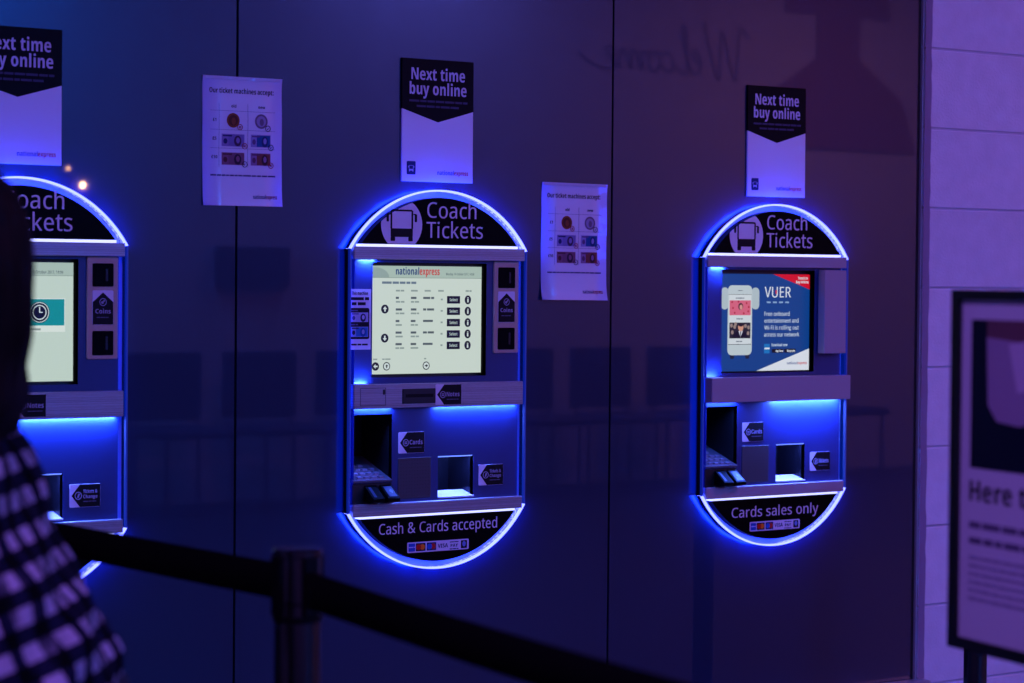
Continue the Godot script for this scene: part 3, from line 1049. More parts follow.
# ------------------------------------------------------------------ screens
func screen(t: Node3D, i: int) -> void:
	var x0 := -0.1815
	var x1 := 0.1385
	var y0 := -0.231
	var y1 := 0.0305
	var z := 0.010
	var base: Color = [Color(0.80, 0.88, 0.82), Color(0.84, 0.90, 0.85), Color(0.02, 0.26, 0.56)][i]
	var s := st()
	ext(s, rect(-0.1915, y0 - 0.003 * int(i == 2), x1, y1 - 0.003 * int(i == 2)), z - 0.004, z)
	var d := obj("display_screen", s, lit(base), t)
	area(t, Vector3(-0.026, -0.10, z + 0.012), Vector3.BACK, Vector3.RIGHT, Vector2(0.30, 0.24), base, 0.012 if i < 2 else 0.004, "screen_glow")
	var q := func(called: String, poly: PackedVector2Array, c: Color, up := 1) -> void:
		flat(called, poly, z + 0.0003 * up, lit(c), d)
	var dk := lit(Color(0.03, 0.04, 0.05))
	var grey := lit(Color(0.58, 0.65, 0.62))
	if i == 2:
		advert(d, z, q)
		return
	var band_c := Color(0.70, 0.79, 0.73)
	q.call("title_band", rect(-0.1915, y1 - 0.028, x1, y1), band_c)
	q.call("band_rule", rect(-0.1915, y1 - 0.0295, x1, y1 - 0.028), Color(0.58, 0.66, 0.61))
	if i == 0:
		small_print(d, x0 + 0.105, y1 - 0.0245, z + 0.0006, 0.075, 0.007, lit(Color(0.3, 0.36, 0.36)), 31)
		text(d, "Monday, 16 October 2017, 14:08", x1 - 0.130, y1 - 0.0245, z + 0.0006, 0.0068, lit(Color(0.26, 0.32, 0.33)), 0.105)
		q.call("tile", rect(x1 - 0.147, -0.122, x1 - 0.0195, -0.048), Color(0.90, 0.95, 0.91), 1)
		q.call("tile", rect(x1 - 0.145, -0.108, x1 - 0.0215, -0.050), Color(0.05, 0.58, 0.60), 2)
		q.call("clock_face", disc(x1 - 0.081, -0.079, 0.0240), Color(0.02, 0.03, 0.04), 3)
		s = st()
		band(s, disc(x1 - 0.081, -0.079, 0.0225), disc(x1 - 0.081, -0.079, 0.0208), z + 0.0009, z + 0.0012, true)
		band(s, disc(x1 - 0.081, -0.079, 0.0165), disc(x1 - 0.081, -0.079, 0.0142), z + 0.0009, z + 0.0012, true)
		ext(s, rect(x1 - 0.0822, -0.080, x1 - 0.0798, -0.067), z + 0.0009, z + 0.0012)
		ext(s, rect(x1 - 0.0822, -0.080, x1 - 0.0735, -0.0778), z + 0.0009, z + 0.0012)
		obj("clock_mark", s, lit(Color(0.86, 0.92, 0.90)), d)
		small_print(d, x1 - 0.140, -0.1185, z + 0.0009, 0.062, 0.006, grey, 32)
		small_print(d, x0 + 0.06, -0.037, z + 0.0006, 0.12, 0.006, grey, 33)
		return
	# timetable
	flat("corner_shade", Geometry2D.intersect_polygons(disc(x0 + 0.006, y1 - 0.028, 0.040, 0.024, 36), rect(-0.1915, y1 - 0.028, x0 + 0.06, y1))[0], z + 0.0006, lit(Color(0.60, 0.69, 0.65)), d)
	brand(d, x0 + 0.1935, y1 - 0.0210, z + 0.0006, 0.0170, 0.128, lit(Color(0.03, 0.22, 0.46)), lit(Color(0.82, 0.20, 0.16)))
	text(d, "Monday, 16 October 2017, 14:08", x1 - 0.107, y1 - 0.0215, z + 0.0006, 0.0058, lit(Color(0.33, 0.40, 0.42)), 0.084)
	small_print(d, x0 + 0.026, y1 - 0.0435, z + 0.0003, 0.105, 0.0075, lit(Color(0.42, 0.50, 0.55)), 41)
	var col := [0.066, 0.110, 0.150, 0.190, 0.272]
	for k in 5:
		small_print(d, x0 + col[k], y1 - 0.0620, z + 0.0003, 0.024 if k < 4 else 0.018, 0.0055, grey, 50 + k)
	for r in 5:
		var y := y1 - 0.0800 - r * 0.0280
		small_print(d, x0 + 0.066, y, z + 0.0003, 0.018, 0.0070, lit(Color(0.34, 0.39, 0.39)), 60 + r)
		small_print(d, x0 + 0.066, y - 0.009, z + 0.0003, 0.025, 0.0055, grey, 70 + r)
		small_print(d, x0 + 0.110, y, z + 0.0003, 0.016, 0.0070, lit(Color(0.34, 0.39, 0.39)), 80 + r)
		small_print(d, x0 + 0.110, y - 0.009, z + 0.0003, 0.024, 0.0055, grey, 90 + r)
		small_print(d, x0 + 0.146, y, z + 0.0003, 0.032, 0.0070, lit(Color(0.34, 0.39, 0.39)), 100 + r)
		small_print(d, x0 + 0.198, y - 0.003, z + 0.0003, 0.006, 0.0055, grey, 110 + r)
		flat("select_button", rect(x0 + 0.2165, y - 0.0110, x0 + 0.2555, y + 0.0075, 0.001), z + 0.0004, dk, d)
		text(d, "Select", x0 + 0.2360, y - 0.0052, z + 0.0008, 0.0072, lit(Color(0.72, 0.80, 0.78)), 0.024, true, 0)
		flat("info_button", disc(x0 + 0.2790, y - 0.0018, 0.0095, 0.0110), z + 0.0004, dk, d)
		text(d, "i", x0 + 0.2790, y - 0.0080, z + 0.0008, 0.0115, lit(Color(0.86, 0.92, 0.90)), 0.0045, true, 0)
	round_button(d, x0 + 0.0345, -0.0740, z, 0.0108, 90, true)
	round_button(d, x0 + 0.0345, -0.1440, z, 0.0108, -90, true)
	round_button(d, x0 + 0.0085, -0.2120, z, 0.0102, 180, true)
	round_button(d, x0 + 0.0405, -0.2120, z, 0.0102, 90, false)
	round_button(d, x0 + 0.1560, -0.2120, z, 0.0102, 0, false)
	for k in 3:
		small_print(d, x0 + [0.002, 0.028, 0.150][k], -0.1965, z + 0.0003, [0.013, 0.024, 0.011][k], 0.0045, grey, 120 + k)


func round_button(d: Node, x: float, y: float, z: float, r: float, turn: float, solid: bool) -> void:
	var dk := lit(Color(0.03, 0.04, 0.05))
	var pale := lit(Color(0.86, 0.92, 0.90))
	flat("round_button", disc(x, y, r), z + 0.0004, dk, d)
	if not solid:
		flat("round_button_face", disc(x, y, r * 0.78), z + 0.0007, pale, d)
	var s := st()
	var a := deg_to_rad(turn)
	var poly := PackedVector2Array()
	for p in [Vector2(0.62, 0), Vector2(0.0, 0.55), Vector2(0.0, 0.18), Vector2(-0.55, 0.18), Vector2(-0.55, -0.18), Vector2(0.0, -0.18), Vector2(0.0, -0.55)]:
		poly.append(Vector2(x, y) + p.rotated(a) * r * (1.0 if solid else 0.75))
	ext(s, poly, z + 0.0006, z + 0.001)
	obj("button_arrow", s, pale if solid else dk, d)


func advert(d: Node, z: float, q: Callable) -> void:
	# coordinates run from the display's left and top edge
	var x := func(u: float) -> float: return -0.1825 + 0.321 * u
	var y := func(v: float) -> float: return 0.0275 - 0.2615 * v
	var P := func(list: Array) -> PackedVector2Array:
		var p := PackedVector2Array()
		for e in list:
			p.append(Vector2(x.call(e[0]), y.call(e[1])))
		return p
	var white := Color(0.90, 0.93, 0.97)
	q.call("red_corner", P.call([[0.58, 0.0], [1.0, 0.0], [1.0, 0.155]]), Color(0.86, 0.05, 0.10))
	q.call("white_corner", P.call([[0.40, 1.0], [1.0, 0.775], [1.0, 1.0]]), white)
	text(d, "Touch to", x.call(0.975), y.call(0.052), z + 0.0008, 0.0072, lit(white), 0.036, true, 1)
	text(d, "buy tickets", x.call(0.985), y.call(0.092), z + 0.0008, 0.0072, lit(white), 0.046, true, 1)
	text(d, "VUER", x.call(0.485), y.call(0.240), z + 0.0005, 0.0285, lit(white), 0.096, false)
	q.call("red_accent", P.call([[0.607, 0.165], [0.622, 0.165], [0.622, 0.205], [0.607, 0.205]]), Color(0.82, 0.10, 0.16), 3)
	for k in 4:
		small_print(d, x.call(0.51 + 0.07 * k), y.call(0.30), z + 0.0005, 0.014, 0.006, lit(Color(0.55, 0.68, 0.85)), 130 + k)
	var lines := ["Free onboard", "entertainment and", "Wi-Fi is rolling out", "across our network"]
	var wide := [0.092, 0.125, 0.126, 0.128]
	for k in 4:
		text(d, lines[k], x.call(0.485), y.call(0.432 + 0.0715 * k), z + 0.0005, 0.0112, lit(Color(0.84, 0.90, 0.97)), wide[k], false)
	q.call("app_icon", P.call([[0.485, 0.722], [0.548, 0.722], [0.548, 0.820], [0.485, 0.820]]), Color(0.07, 0.47, 0.78))
	small_print(d, x.call(0.49), y.call(0.778), z + 0.0008, 0.018, 0.006, lit(white), 140)
	text(d, "Download now", x.call(0.570), y.call(0.748), z + 0.0005, 0.0078, lit(Color(0.75, 0.83, 0.93)), 0.058, true)
	q.call("store_badge", P.call([[0.575, 0.775], [0.705, 0.775], [0.705, 0.815], [0.575, 0.815]]), Color(0.02, 0.02, 0.03))
	q.call("store_badge", P.call([[0.715, 0.775], [0.845, 0.775], [0.845, 0.815], [0.715, 0.815]]), Color(0.02, 0.02, 0.03))
	text(d, "App Store", x.call(0.615), y.call(0.806), z + 0.0008, 0.0056, lit(white), 0.027, true)
	text(d, "Google play", x.call(0.745), y.call(0.806), z + 0.0008, 0.0056, lit(white), 0.030, true)
	brand(d, x.call(0.975), y.call(0.938), z + 0.0006, 0.0072, 0.073, lit(Color(0.35, 0.42, 0.62)), lit(Color(0.80, 0.30, 0.36)))
	# a telephone drawn as a coach seat
	var shell := Color(0.78, 0.84, 0.86)
	q.call("armrest", rect(x.call(0.000), y.call(0.365), x.call(0.082), y.call(0.140), 0.012), Color(0.72, 0.79, 0.82), 1)
	q.call("armrest", rect(x.call(0.340), y.call(0.365), x.call(0.425), y.call(0.140), 0.012), Color(0.72, 0.79, 0.82), 1)
	for k in 2:
		q.call("castor", P.call([[0.10 + 0.17 * k, 0.825], [0.155 + 0.17 * k, 0.825], [0.145 + 0.17 * k, 0.872], [0.11 + 0.17 * k, 0.872]]), Color(0.10, 0.13, 0.22), 1)
	q.call("telephone", rect(x.call(0.075), y.call(0.835), x.call(0.345), y.call(0.118), 0.014), shell, 2)
	q.call("telephone_glass", rect(x.call(0.088), y.call(0.722), x.call(0.332), y.call(0.212)), Color(0.86, 0.90, 0.92), 3)
	q.call("telephone_edge", rect(x.call(0.082), y.call(0.214), x.call(0.338), y.call(0.210)), Color(0.10, 0.12, 0.16), 4)
	q.call("telephone_edge", rect(x.call(0.082), y.call(0.726), x.call(0.338), y.call(0.721)), Color(0.10, 0.12, 0.16), 4)
	q.call("telephone_speaker", rect(x.call(0.185), y.call(0.175), x.call(0.235), y.call(0.169)), Color(0.35, 0.40, 0.45), 4)
	small_print(d, x.call(0.16), y.call(0.255), z + 0.0013, 0.030, 0.004, lit(Color(0.45, 0.5, 0.55)), 150)
	small_print(d, x.call(0.17), y.call(0.468), z + 0.0013, 0.025, 0.004, lit(Color(0.45, 0.5, 0.55)), 151)
	small_print(d, x.call(0.17), y.call(0.700), z + 0.0013, 0.025, 0.004, lit(Color(0.45, 0.5, 0.55)), 152)
	q.call("picture", P.call([[0.093, 0.425], [0.327, 0.425], [0.327, 0.272], [0.093, 0.272]]), Color(0.88, 0.42, 0.52), 4)
	for e in [[0.12, 0.29], [0.15, 0.40], [0.28, 0.30], [0.30, 0.385], [0.13, 0.35], [0.25, 0.405], [0.19, 0.285], [0.305, 0.34]]:
		q.call("picture_dot", disc(x.call(e[0]), y.call(e[1]), 0.0028, -1, 10), Color(0.70, 0.08, 0.16), 5)
	q.call("picture_head", disc(x.call(0.215), y.call(0.335), 0.0085, 0.0095, 16), Color(0.20, 0.08, 0.10), 5)
	q.call("picture_head", disc(x.call(0.218), y.call(0.342), 0.0055, 0.0070, 16), Color(0.88, 0.62, 0.58), 6)
	q.call("picture", P.call([[0.093, 0.662], [0.327, 0.662], [0.327, 0.500], [0.093, 0.500]]), Color(0.13, 0.13, 0.16), 4)
	for e in [[0.115, 0.53], [0.15, 0.545], [0.27, 0.535], [0.305, 0.55], [0.125, 0.60], [0.30, 0.61], [0.16, 0.515]]:
		q.call("picture_dot", disc(x.call(e[0]), y.call(e[1]), 0.0048, 0.0055, 10), Color(0.62, 0.54, 0.50), 5)
	q.call("picture_suit", P.call([[0.125, 0.662], [0.150, 0.605], [0.195, 0.580], [0.235, 0.580], [0.280, 0.605], [0.300, 0.662]]), Color(0.04, 0.05, 0.08), 6)
	q.call("picture_shirt", P.call([[0.192, 0.585], [0.240, 0.585], [0.216, 0.655]]), Color(0.84, 0.86, 0.90), 7)
	q.call("picture_tie", P.call([[0.211, 0.592], [0.221, 0.592], [0.219, 0.650], [0.213, 0.650]]), Color(0.05, 0.06, 0.12), 8)
	q.call("picture_head", disc(x.call(0.216), y.call(0.546), 0.0095, 0.0115, 18), Color(0.86, 0.62, 0.52), 8)
	q.call("picture_hair", disc(x.call(0.216), y.call(0.522), 0.0090, 0.0050, 16), Color(0.10, 0.07, 0.06), 9)


# ------------------------------------------------------------------ posters
func posters() -> void:
	var next := [[2.2000, 0.5385, 0.0, "navy headed poster above the ticket machine beside the person in checks"], [3.3080, 0.5324, 0.001, "navy headed poster above the cash and cards ticket machine"], [4.4199, 0.5260, 0.004, "navy headed poster above the cards sales only ticket machine"]]
	for e in next:
		var t := thing("online_poster", e[3], "poster", Vector3(e[0], EYE + e[1], 0), 0.0, "next time buy online posters")
		t.rotation.z = e[2]
		online_poster(t)
	var acc := [[2.7633, 0.4608, 0.0052, "laminated notice of accepted coins and notes across a glass panel joint"], [3.7351, 0.2464, -0.0051, "laminated notice of accepted coins and notes between two ticket machines"]]
	for k in 2:
		var e: Array = acc[k]
		var t := thing("payment_notice", e[3], "notice", Vector3(e[0], EYE + e[1], 0), 0.0, "laminated payment notices")
		t.rotation.z = e[2]
		payment_notice(t, k)


func online_poster(t: Node3D) -> void:
	var w := 0.21
	var h := 0.297
	var z := 0.006
	var s := st()
	box(s, Vector3(0, -h, 0.0005), Vector3(w, 0, z), 0.0006)
	obj("board", s, mat("poster_white", Color(0.86, 0.85, 0.88), 0.5), t)
	var navy := mat("poster_navy", Color(0.012, 0.012, 0.030), 0.5, 0.0, 0.2)
	# the dark heading ends in a point and wraps the edge of the board
	s = st()
	ext(s, PackedVector2Array([Vector2(-0.0004, 0.0004), Vector2(-0.0004, -0.1215), Vector2(w / 2.0, -0.1515), Vector2(w + 0.0004, -0.1215), Vector2(w + 0.0004, 0.0004)]), 0.0004, z + 0.0003)
	obj("heading", s, navy, t)
	var pale := ink(Color(0.80, 0.79, 0.84))
	text(t, "Next time", 0.105, -0.0500, z + 0.0007, 0.0285, pale, 0.158, true, 0)
	text(t, "buy online", 0.105, -0.0855, z + 0.0007, 0.0285, pale, 0.168, true, 0)
	var dim := ink(Color(0.26, 0.25, 0.33))
	small_print(t, 0.020, -0.1040, z + 0.0007, 0.172, 0.0068, dim, 21)
	small_print(t, 0.042, -0.1165, z + 0.0007, 0.126, 0.0068, dim, 22)
	flat("app_icon", rect(0.014, -0.2805, 0.040, -0.2480, 0.003), z + 0.0004, ink(Color(0.06, 0.16, 0.36)), t)
	bus(t, Vector3(0.027, -0.2655, z + 0.0008), 0.0075, ink(Color(0.70, 0.72, 0.80)), "app_icon_mark")
	brand(t, 0.196, -0.2790, z + 0.0005, 0.0105, 0.092, ink(Color(0.26, 0.36, 0.70)), ink(Color(0.80, 0.25, 0.42)))


func payment_notice(t: Node3D, k: int) -> void:
	var w := 0.21
	var h := 0.297
	# the laminate curls off the glass a little at its top and foot
	var curl := func(_x: float, y: float) -> float:
		var a := maxf(0.0, y + 0.030) / 0.030
		var b := maxf(0.0, -0.235 - y) / 0.062
		return a * a * 0.0025 + b * b * (0.005 if k == 0 else 0.009) + 0.0006 * sin(y * 46.0)
	var film := mat("laminate", Color(0.80, 0.78, 0.84), 0.35)
	film.clearcoat_enabled = true
	film.clearcoat = 0.35
	film.clearcoat_roughness = 0.08
	var s := st()
	s.set_smooth_group(0)
	var ny := 30
	for j in ny:
		for i in 4:
			var xa := w * i / 4.0
			var xb := w * (i + 1) / 4.0
			var ya := -h * j / ny
			var yb := -h * (j + 1) / ny
			for zz in [0.0016, 0.0010]:
				face(s, [Vector3(xa, ya, zz + curl.call(xa, ya)), Vector3(xb, ya, zz + curl.call(xb, ya)), Vector3(xb, yb, zz + curl.call(xb, yb)), Vector3(xa, yb, zz + curl.call(xa, yb))], Vector3.BACK if zz > 0.0012 else Vector3.FORWARD)
	for j in ny:
		for x in [0.0, w]:
			var ya := -h * j / ny
			var yb := -h * (j + 1) / ny
			face(s, [Vector3(x, ya, 0.0010 + curl.call(x, ya)), Vector3(x, yb, 0.0010 + curl.call(x, yb)), Vector3(x, yb, 0.0016 + curl.call(x, yb)), Vector3(x, ya, 0.0016 + curl.call(x, ya))], Vector3.LEFT if x == 0.0 else Vector3.RIGHT)
	obj("laminated_sheet", s, film, t)
	var z := 0.0020
	var dk := ink(Color(0.05, 0.04, 0.16))
	text(t, "Our ticket machines accept:", 0.018, -0.0385, z, 0.0115, dk, 0.170, true, -1, "lettering", curl)
	var rule := ink(Color(0.42, 0.40, 0.55))
	for y in [-0.0790, -0.1225, -0.1650]:
		flat("table_rule", rect(0.020, y - 0.0004, 0.192, y + 0.0004), z, rule, t, 0.0003, curl)
	for x in [0.043, 0.119]:
		var sr := st()
		for j in 12:
			ext(sr, rect(x - 0.0004, -0.2080 + j * 0.0122, x + 0.0004, -0.2080 + (j + 1) * 0.0122), z - 0.0003, z)
		var o := obj("table_rule", sr, rule, t)
		o.mesh = bent(o.mesh, curl)
	text(t, "old", 0.082, -0.0710, z, 0.0068, dk, 0.0, true, 0, "lettering", curl)
	text(t, "new", 0.156, -0.0710, z, 0.0068, dk, 0.0, true, 0, "lettering", curl)
	for r in 3:
		text(t, ["£1", "£5", "£10"][r], 0.031, -0.1040 - r * 0.0425, z, 0.0072, dk, 0.0, true, 0, "lettering", curl)
	for c in 2:
		var cx: float = [0.0800, 0.1545][c]
		var cols: Array = [[Color(0.50, 0.23, 0.10), Color(0.33, 0.13, 0.08)], [Color(0.44, 0.35, 0.45), Color(0.60, 0.54, 0.66)]][c]
		flat("coin_print", disc(cx, -0.1005, 0.0170), z, ink(cols[0]), t, 0.0003, curl)
		flat("coin_print", disc(cx, -0.1005, 0.0125), z + 0.0002, ink(cols[1]), t, 0.0003, curl)
		flat("coin_print", disc(cx + 0.001, -0.1025, 0.0055, 0.0085, 14), z + 0.0004, ink(cols[0]), t, 0.0003, curl)
	note_picture(t, 0.0500, -0.1605, z, 0.060, 0.0285, [Color(0.52, 0.47, 0.66), Color(0.46, 0.42, 0.62), Color(0.25, 0.15, 0.30), Color(0.10, 0.13, 0.36)], curl)
	note_picture(t, 0.1270, -0.1605, z, 0.053, 0.0290, [Color(0.55, 0.52, 0.70), Color(0.06, 0.30, 0.52), Color(0.04, 0.18, 0.40), Color(0.38, 0.25, 0.45)], curl)
	note_picture(t, 0.0500, -0.2030, z, 0.060, 0.0285, [Color(0.52, 0.32, 0.40), Color(0.46, 0.28, 0.36), Color(0.20, 0.11, 0.20), Color(0.32, 0.14, 0.18)], curl)
	note_picture(t, 0.1270, -0.2030, z, 0.053, 0.0290, [Color(0.55, 0.40, 0.55), Color(0.46, 0.22, 0.20), Color(0.24, 0.10, 0.14), Color(0.38, 0.20, 0.34)], curl)
	for e in [[0.0975, -0.1155, 0], [0.1720, -0.1165, 1], [0.1105, -0.1590, 0], [0.1805, -0.1605, 1], [0.1105, -0.2010, 1], [0.1800, -0.2020, 0]]:
		var c := Vector2(e[0], e[1])
		var m := ink(Color(0.60, 0.10, 0.16)) if e[2] == 0 else ink(Color(0.06, 0.05, 0.18))
		var sm := st()
		band(sm, disc(c.x, c.y, 0.0072, -1, 20), disc(c.x, c.y, 0.0056, -1, 20), z + 0.0005, z + 0.0008, true)
		if e[2] == 0:
			for a in [PI / 4, -PI / 4]:
				var d := Vector2(cos(a), sin(a)) * 0.0035
				var nn := d.orthogonal() * 0.22
				ext(sm, PackedVector2Array([c - d - nn, c + d - nn, c + d + nn, c - d + nn]), z + 0.0005, z + 0.0008)
		else:
			ext(sm, PackedVector2Array([c + Vector2(-0.0035, 0.0), c + Vector2(-0.001, -0.0030), c + Vector2(0.0038, 0.0032), c + Vector2(-0.001, -0.0008)]), z + 0.0005, z + 0.0008)
		var o := obj("refused_mark" if e[2] == 0 else "accepted_mark", sm, m, t)
		o.mesh = bent(o.mesh, curl)
	small_print(t, 0.020, -0.2290, z, 0.172, 0.0048, ink(Color(0.26, 0.23, 0.40)), 25, curl)
	brand(t, 0.196, -0.2800, z, 0.0092, 0.064, ink(Color(0.08, 0.08, 0.34)), ink(Color(0.55, 0.06, 0.20)), curl)
	# a strip of crinkled clear tape along the top edge
	s = st()
	var cr := RandomNumberGenerator.new()
	cr.seed = 40 + k
	for j in 26:
		var xa := 0.004 + j * 0.0077
		var a := cr.randf_range(0.0, 0.0012)
		var c := cr.randf_range(0.0, 0.0012)
		face(s, [Vector3(xa, -0.0075, 0.0042 + a), Vector3(xa + 0.0077, -0.0075, 0.0042 + c), Vector3(xa + 0.0077, -0.0005, 0.0046 + a), Vector3(xa, -0.0005, 0.0046 + c)], Vector3.BACK)
	obj("tape", s, mat("clear_tape", Color(0.76, 0.74, 0.81), 0.06), t)


# ------------------------------------------------------------------ queue barriers
func stanchion(at: Vector3, label: String, turn: float) -> void:
	var t := thing("barrier_post", label, "barrier post", at, turn, "black queue barrier posts")
	var post_m := mat("post_black", Color(0.012, 0.011, 0.014), 0.2, 0.0, 0.65)
	var head_m := mat("post_head", Color(0.008, 0.008, 0.009), 0.5, 0.0, 0.25)
	var s := st()
	lathe(s, [Vector2(0.0, 0.0), Vector2(0.17, 0.0), Vector2(0.175, 0.006), Vector2(0.17, 0.016), Vector2(0.06, 0.032), Vector2(0.033, 0.036)], Vector3.ZERO, 40)
	obj("base", s, head_m, t)
	s = st()
	s.set_smooth_group(0)
	lathe(s, [Vector2(0.0300, 0.03), Vector2(0.0300, 0.885)])
	obj("pole", s, post_m, t)
	s = st()
	lathe(s, [Vector2(0.0300, 0.858), Vector2(0.0325, 0.860), Vector2(0.0325, 0.8655)])
	obj("collar", s, head_m, t)
	# head with four belt clips
	s = st()
	lathe(s, [Vector2(0.0300, 0.880), Vector2(0.0300, 0.942), Vector2(0.0325, 0.944), Vector2(0.0325, 0.9500), Vector2(0.030, 0.9525), Vector2(0.0, 0.9535)])
	obj("head", s, post_m, t)
	for k in 4:
		s = st()
		box(s, Vector3(0.022, 0.866, -0.011), Vector3(0.0345, 0.944, 0.011), 0.002)
		var c := obj("belt_clip", s, head_m, t)
		c.rotation.y = k * PI / 2


func belt(a: Vector3, b: Vector3, sag: float, label: String) -> void:
	var s := st()
	s.set_smooth_group(0)
	var n := 24
	var side := (b - a).cross(Vector3.UP).normalized() * 0.0006
	var pts := []
	for i in n + 1:
		var u := float(i) / n
		pts.append(a.lerp(b, u) - Vector3(0, sag * 4.0 * u * (1.0 - u), 0))
	for i in n:
		var p: Vector3 = pts[i]
		var q: Vector3 = pts[i + 1]
		var up := Vector3(0, 0.024, 0)
		for k in [-1, 1]:
			face(s, [p - up + side * k, q - up + side * k, q + up + side * k, p + up + side * k], side * k)
		face(s, [p + up - side, q + up - side, q + up + side, p + up + side], Vector3.UP)
		face(s, [p - up - side, q - up - side, q - up + side, p - up + side], Vector3.DOWN)
	var web := mat("belt_webbing", Color(0.006, 0.006, 0.008), 0.85, 0.0, 0.2)
	tag(obj("barrier_belt", s, web), label, "barrier belt", "black retractable belts between barrier posts")


func barriers() -> void:
	var p1 := Vector3(1.651, 0, 2.2585)
	var p0 := Vector3(1.652, 0, 0.45)
	var p2 := Vector3(1.42, 0, 4.06)
	stanchion(p1, "black barrier post in front of the glass wall, belts clipped to both sides", 0.0)
	stanchion(p0, "black barrier post close to the glass wall at the end of the belt", 0.0)
	stanchion(p2, "black barrier post out in the hall at the end of the belt", 0.1)
	stanchion(Vector3(4.752, 0, 0.541), "black barrier post close to the blockwork, behind the framed sign", 0.0)
	belt(p1 + Vector3(0, 0.905, -0.036), p0 + Vector3(0, 0.905, 0.036), 0.003, "black barrier belt running from the post to the glass wall beside the person")
	belt(p1 + Vector3(-0.004, 0.902, 0.036), p2 + Vector3(0.004, 0.902, -0.036), 0.012, "black barrier belt sloping down past the ticket machines into the hall")


func sign_stand() -> void:
	# its long side runs away from the wall; the face looks back along the queue
	var w := 0.36
	var h := 0.463
	var d := Vector2(-0.234, 0.972)
	var mid := Vector2(2.3537, 2.7324) + d * w / 2.0
	var t := thing("sign_stand", "black framed information sign on a thin pole, with a photograph and small print", "sign", Vector3(mid.x, 0, mid.y))
	t.rotation.y = atan2(-d.y, d.x)          # local x runs along the sign, local z is its face
	var black := mat("frame_black", Color(0.016, 0.016, 0.02), 0.5)
	var s := st()
	lathe(s, [Vector2(0.0, 0.0), Vector2(0.15, 0.0), Vector2(0.155, 0.006), Vector2(0.15, 0.014), Vector2(0.03, 0.022), Vector2(0.012, 0.024)], Vector3(0, 0, -0.012), 36)
	obj("base", s, black, t)
	s = st()
	s.set_smooth_group(0)
	lathe(s, [Vector2(0.0125, 0.02), Vector2(0.0125, 0.84)], Vector3(0, 0, -0.012), 20)
	obj("pole", s, black, t)
	var y0 := 0.829
	var y1 := y0 + h
	s = st()
	box(s, Vector3(-w / 2 + 0.004, y0 + 0.004, -0.010), Vector3(w / 2 - 0.004, y1 - 0.004, -0.002))
	obj("backing", s, black, t)
	s = st()
	band(s, rect(-w / 2, y0, w / 2, y1), rect(-w / 2 + 0.018, y0 + 0.015, w / 2 - 0.018, y1 - 0.013), -0.010, 0.006, true)
	obj("frame", s, black, t)
	var x0 := -w / 2 + 0.018
	var x1 := w / 2 - 0.018
	var paper := flat("paper", rect(x0, y0 + 0.015, x1, y1 - 0.013), 0.0, mat("sign_paper", Color(0.80, 0.78, 0.82), 0.5), t, 0.002)
	# the photograph: a person in a pale shirt against a dark blue ground
	var px0 := x0 + 0.022
	var px1 := x1 - 0.022
	var py0 := y0 + 0.235
	var py1 := y1 - 0.038
	flat("photograph", rect(px0, py0, px1, py1), 0.0004, ink(Color(0.03, 0.045, 0.14)), paper)
	flat("photograph_wall", rect(px0 + 0.036, py1 - 0.034, px1, py1), 0.0008, ink(Color(0.42, 0.28, 0.32)), paper)
	flat("photograph_shirt", PackedVector2Array([Vector2(px0 + 0.036, py1 - 0.022), Vector2(px0 + 0.040, py0 + 0.082), Vector2(px0 + 0.060, py0 + 0.062), Vector2(px0 + 0.110, py0 + 0.058), Vector2(px0 + 0.20, py0 + 0.080), Vector2(px1, py0 + 0.10), Vector2(px1, py1 - 0.006), Vector2(px0 + 0.15, py1 - 0.030)]), 0.0012, ink(Color(0.62, 0.54, 0.64)), paper)
	flat("photograph_sleeve", PackedVector2Array([Vector2(px0 + 0.085, py1 - 0.030), Vector2(px0 + 0.105, py0 + 0.100), Vector2(px1, py0 + 0.12), Vector2(px1, py1 - 0.006)]), 0.0016, ink(Color(0.76, 0.69, 0.77)), paper)
	flat("photograph_hand", PackedVector2Array([Vector2(px0 + 0.15, py0), Vector2(px0 + 0.16, py0 + 0.035), Vector2(px0 + 0.20, py0 + 0.045), Vector2(px0 + 0.24, py0 + 0.02), Vector2(px0 + 0.24, py0)]), 0.0016, ink(Color(0.48, 0.32, 0.36)), paper)
	var dk := ink(Color(0.06, 0.04, 0.10))
	text(paper, "Here to", px0, y0 + 0.193, 0.0006, 0.026, dk, 0.150, true)
	small_print(paper, px0, y0 + 0.158, 0.0006, px1 - px0, 0.011, ink(Color(0.40, 0.35, 0.46)), 201)
	small_print(paper, px0, y0 + 0.138, 0.0006, px1 - px0 - 0.02, 0.011, ink(Color(0.40, 0.35, 0.46)), 202)
	for k in 6:
		small_print(paper, px0, y0 + 0.118 - k * 0.0105, 0.0006, px1 - px0 - 0.03 * rng.randf(), 0.006, ink(Color(0.60, 0.56, 0.66)), 210 + k)


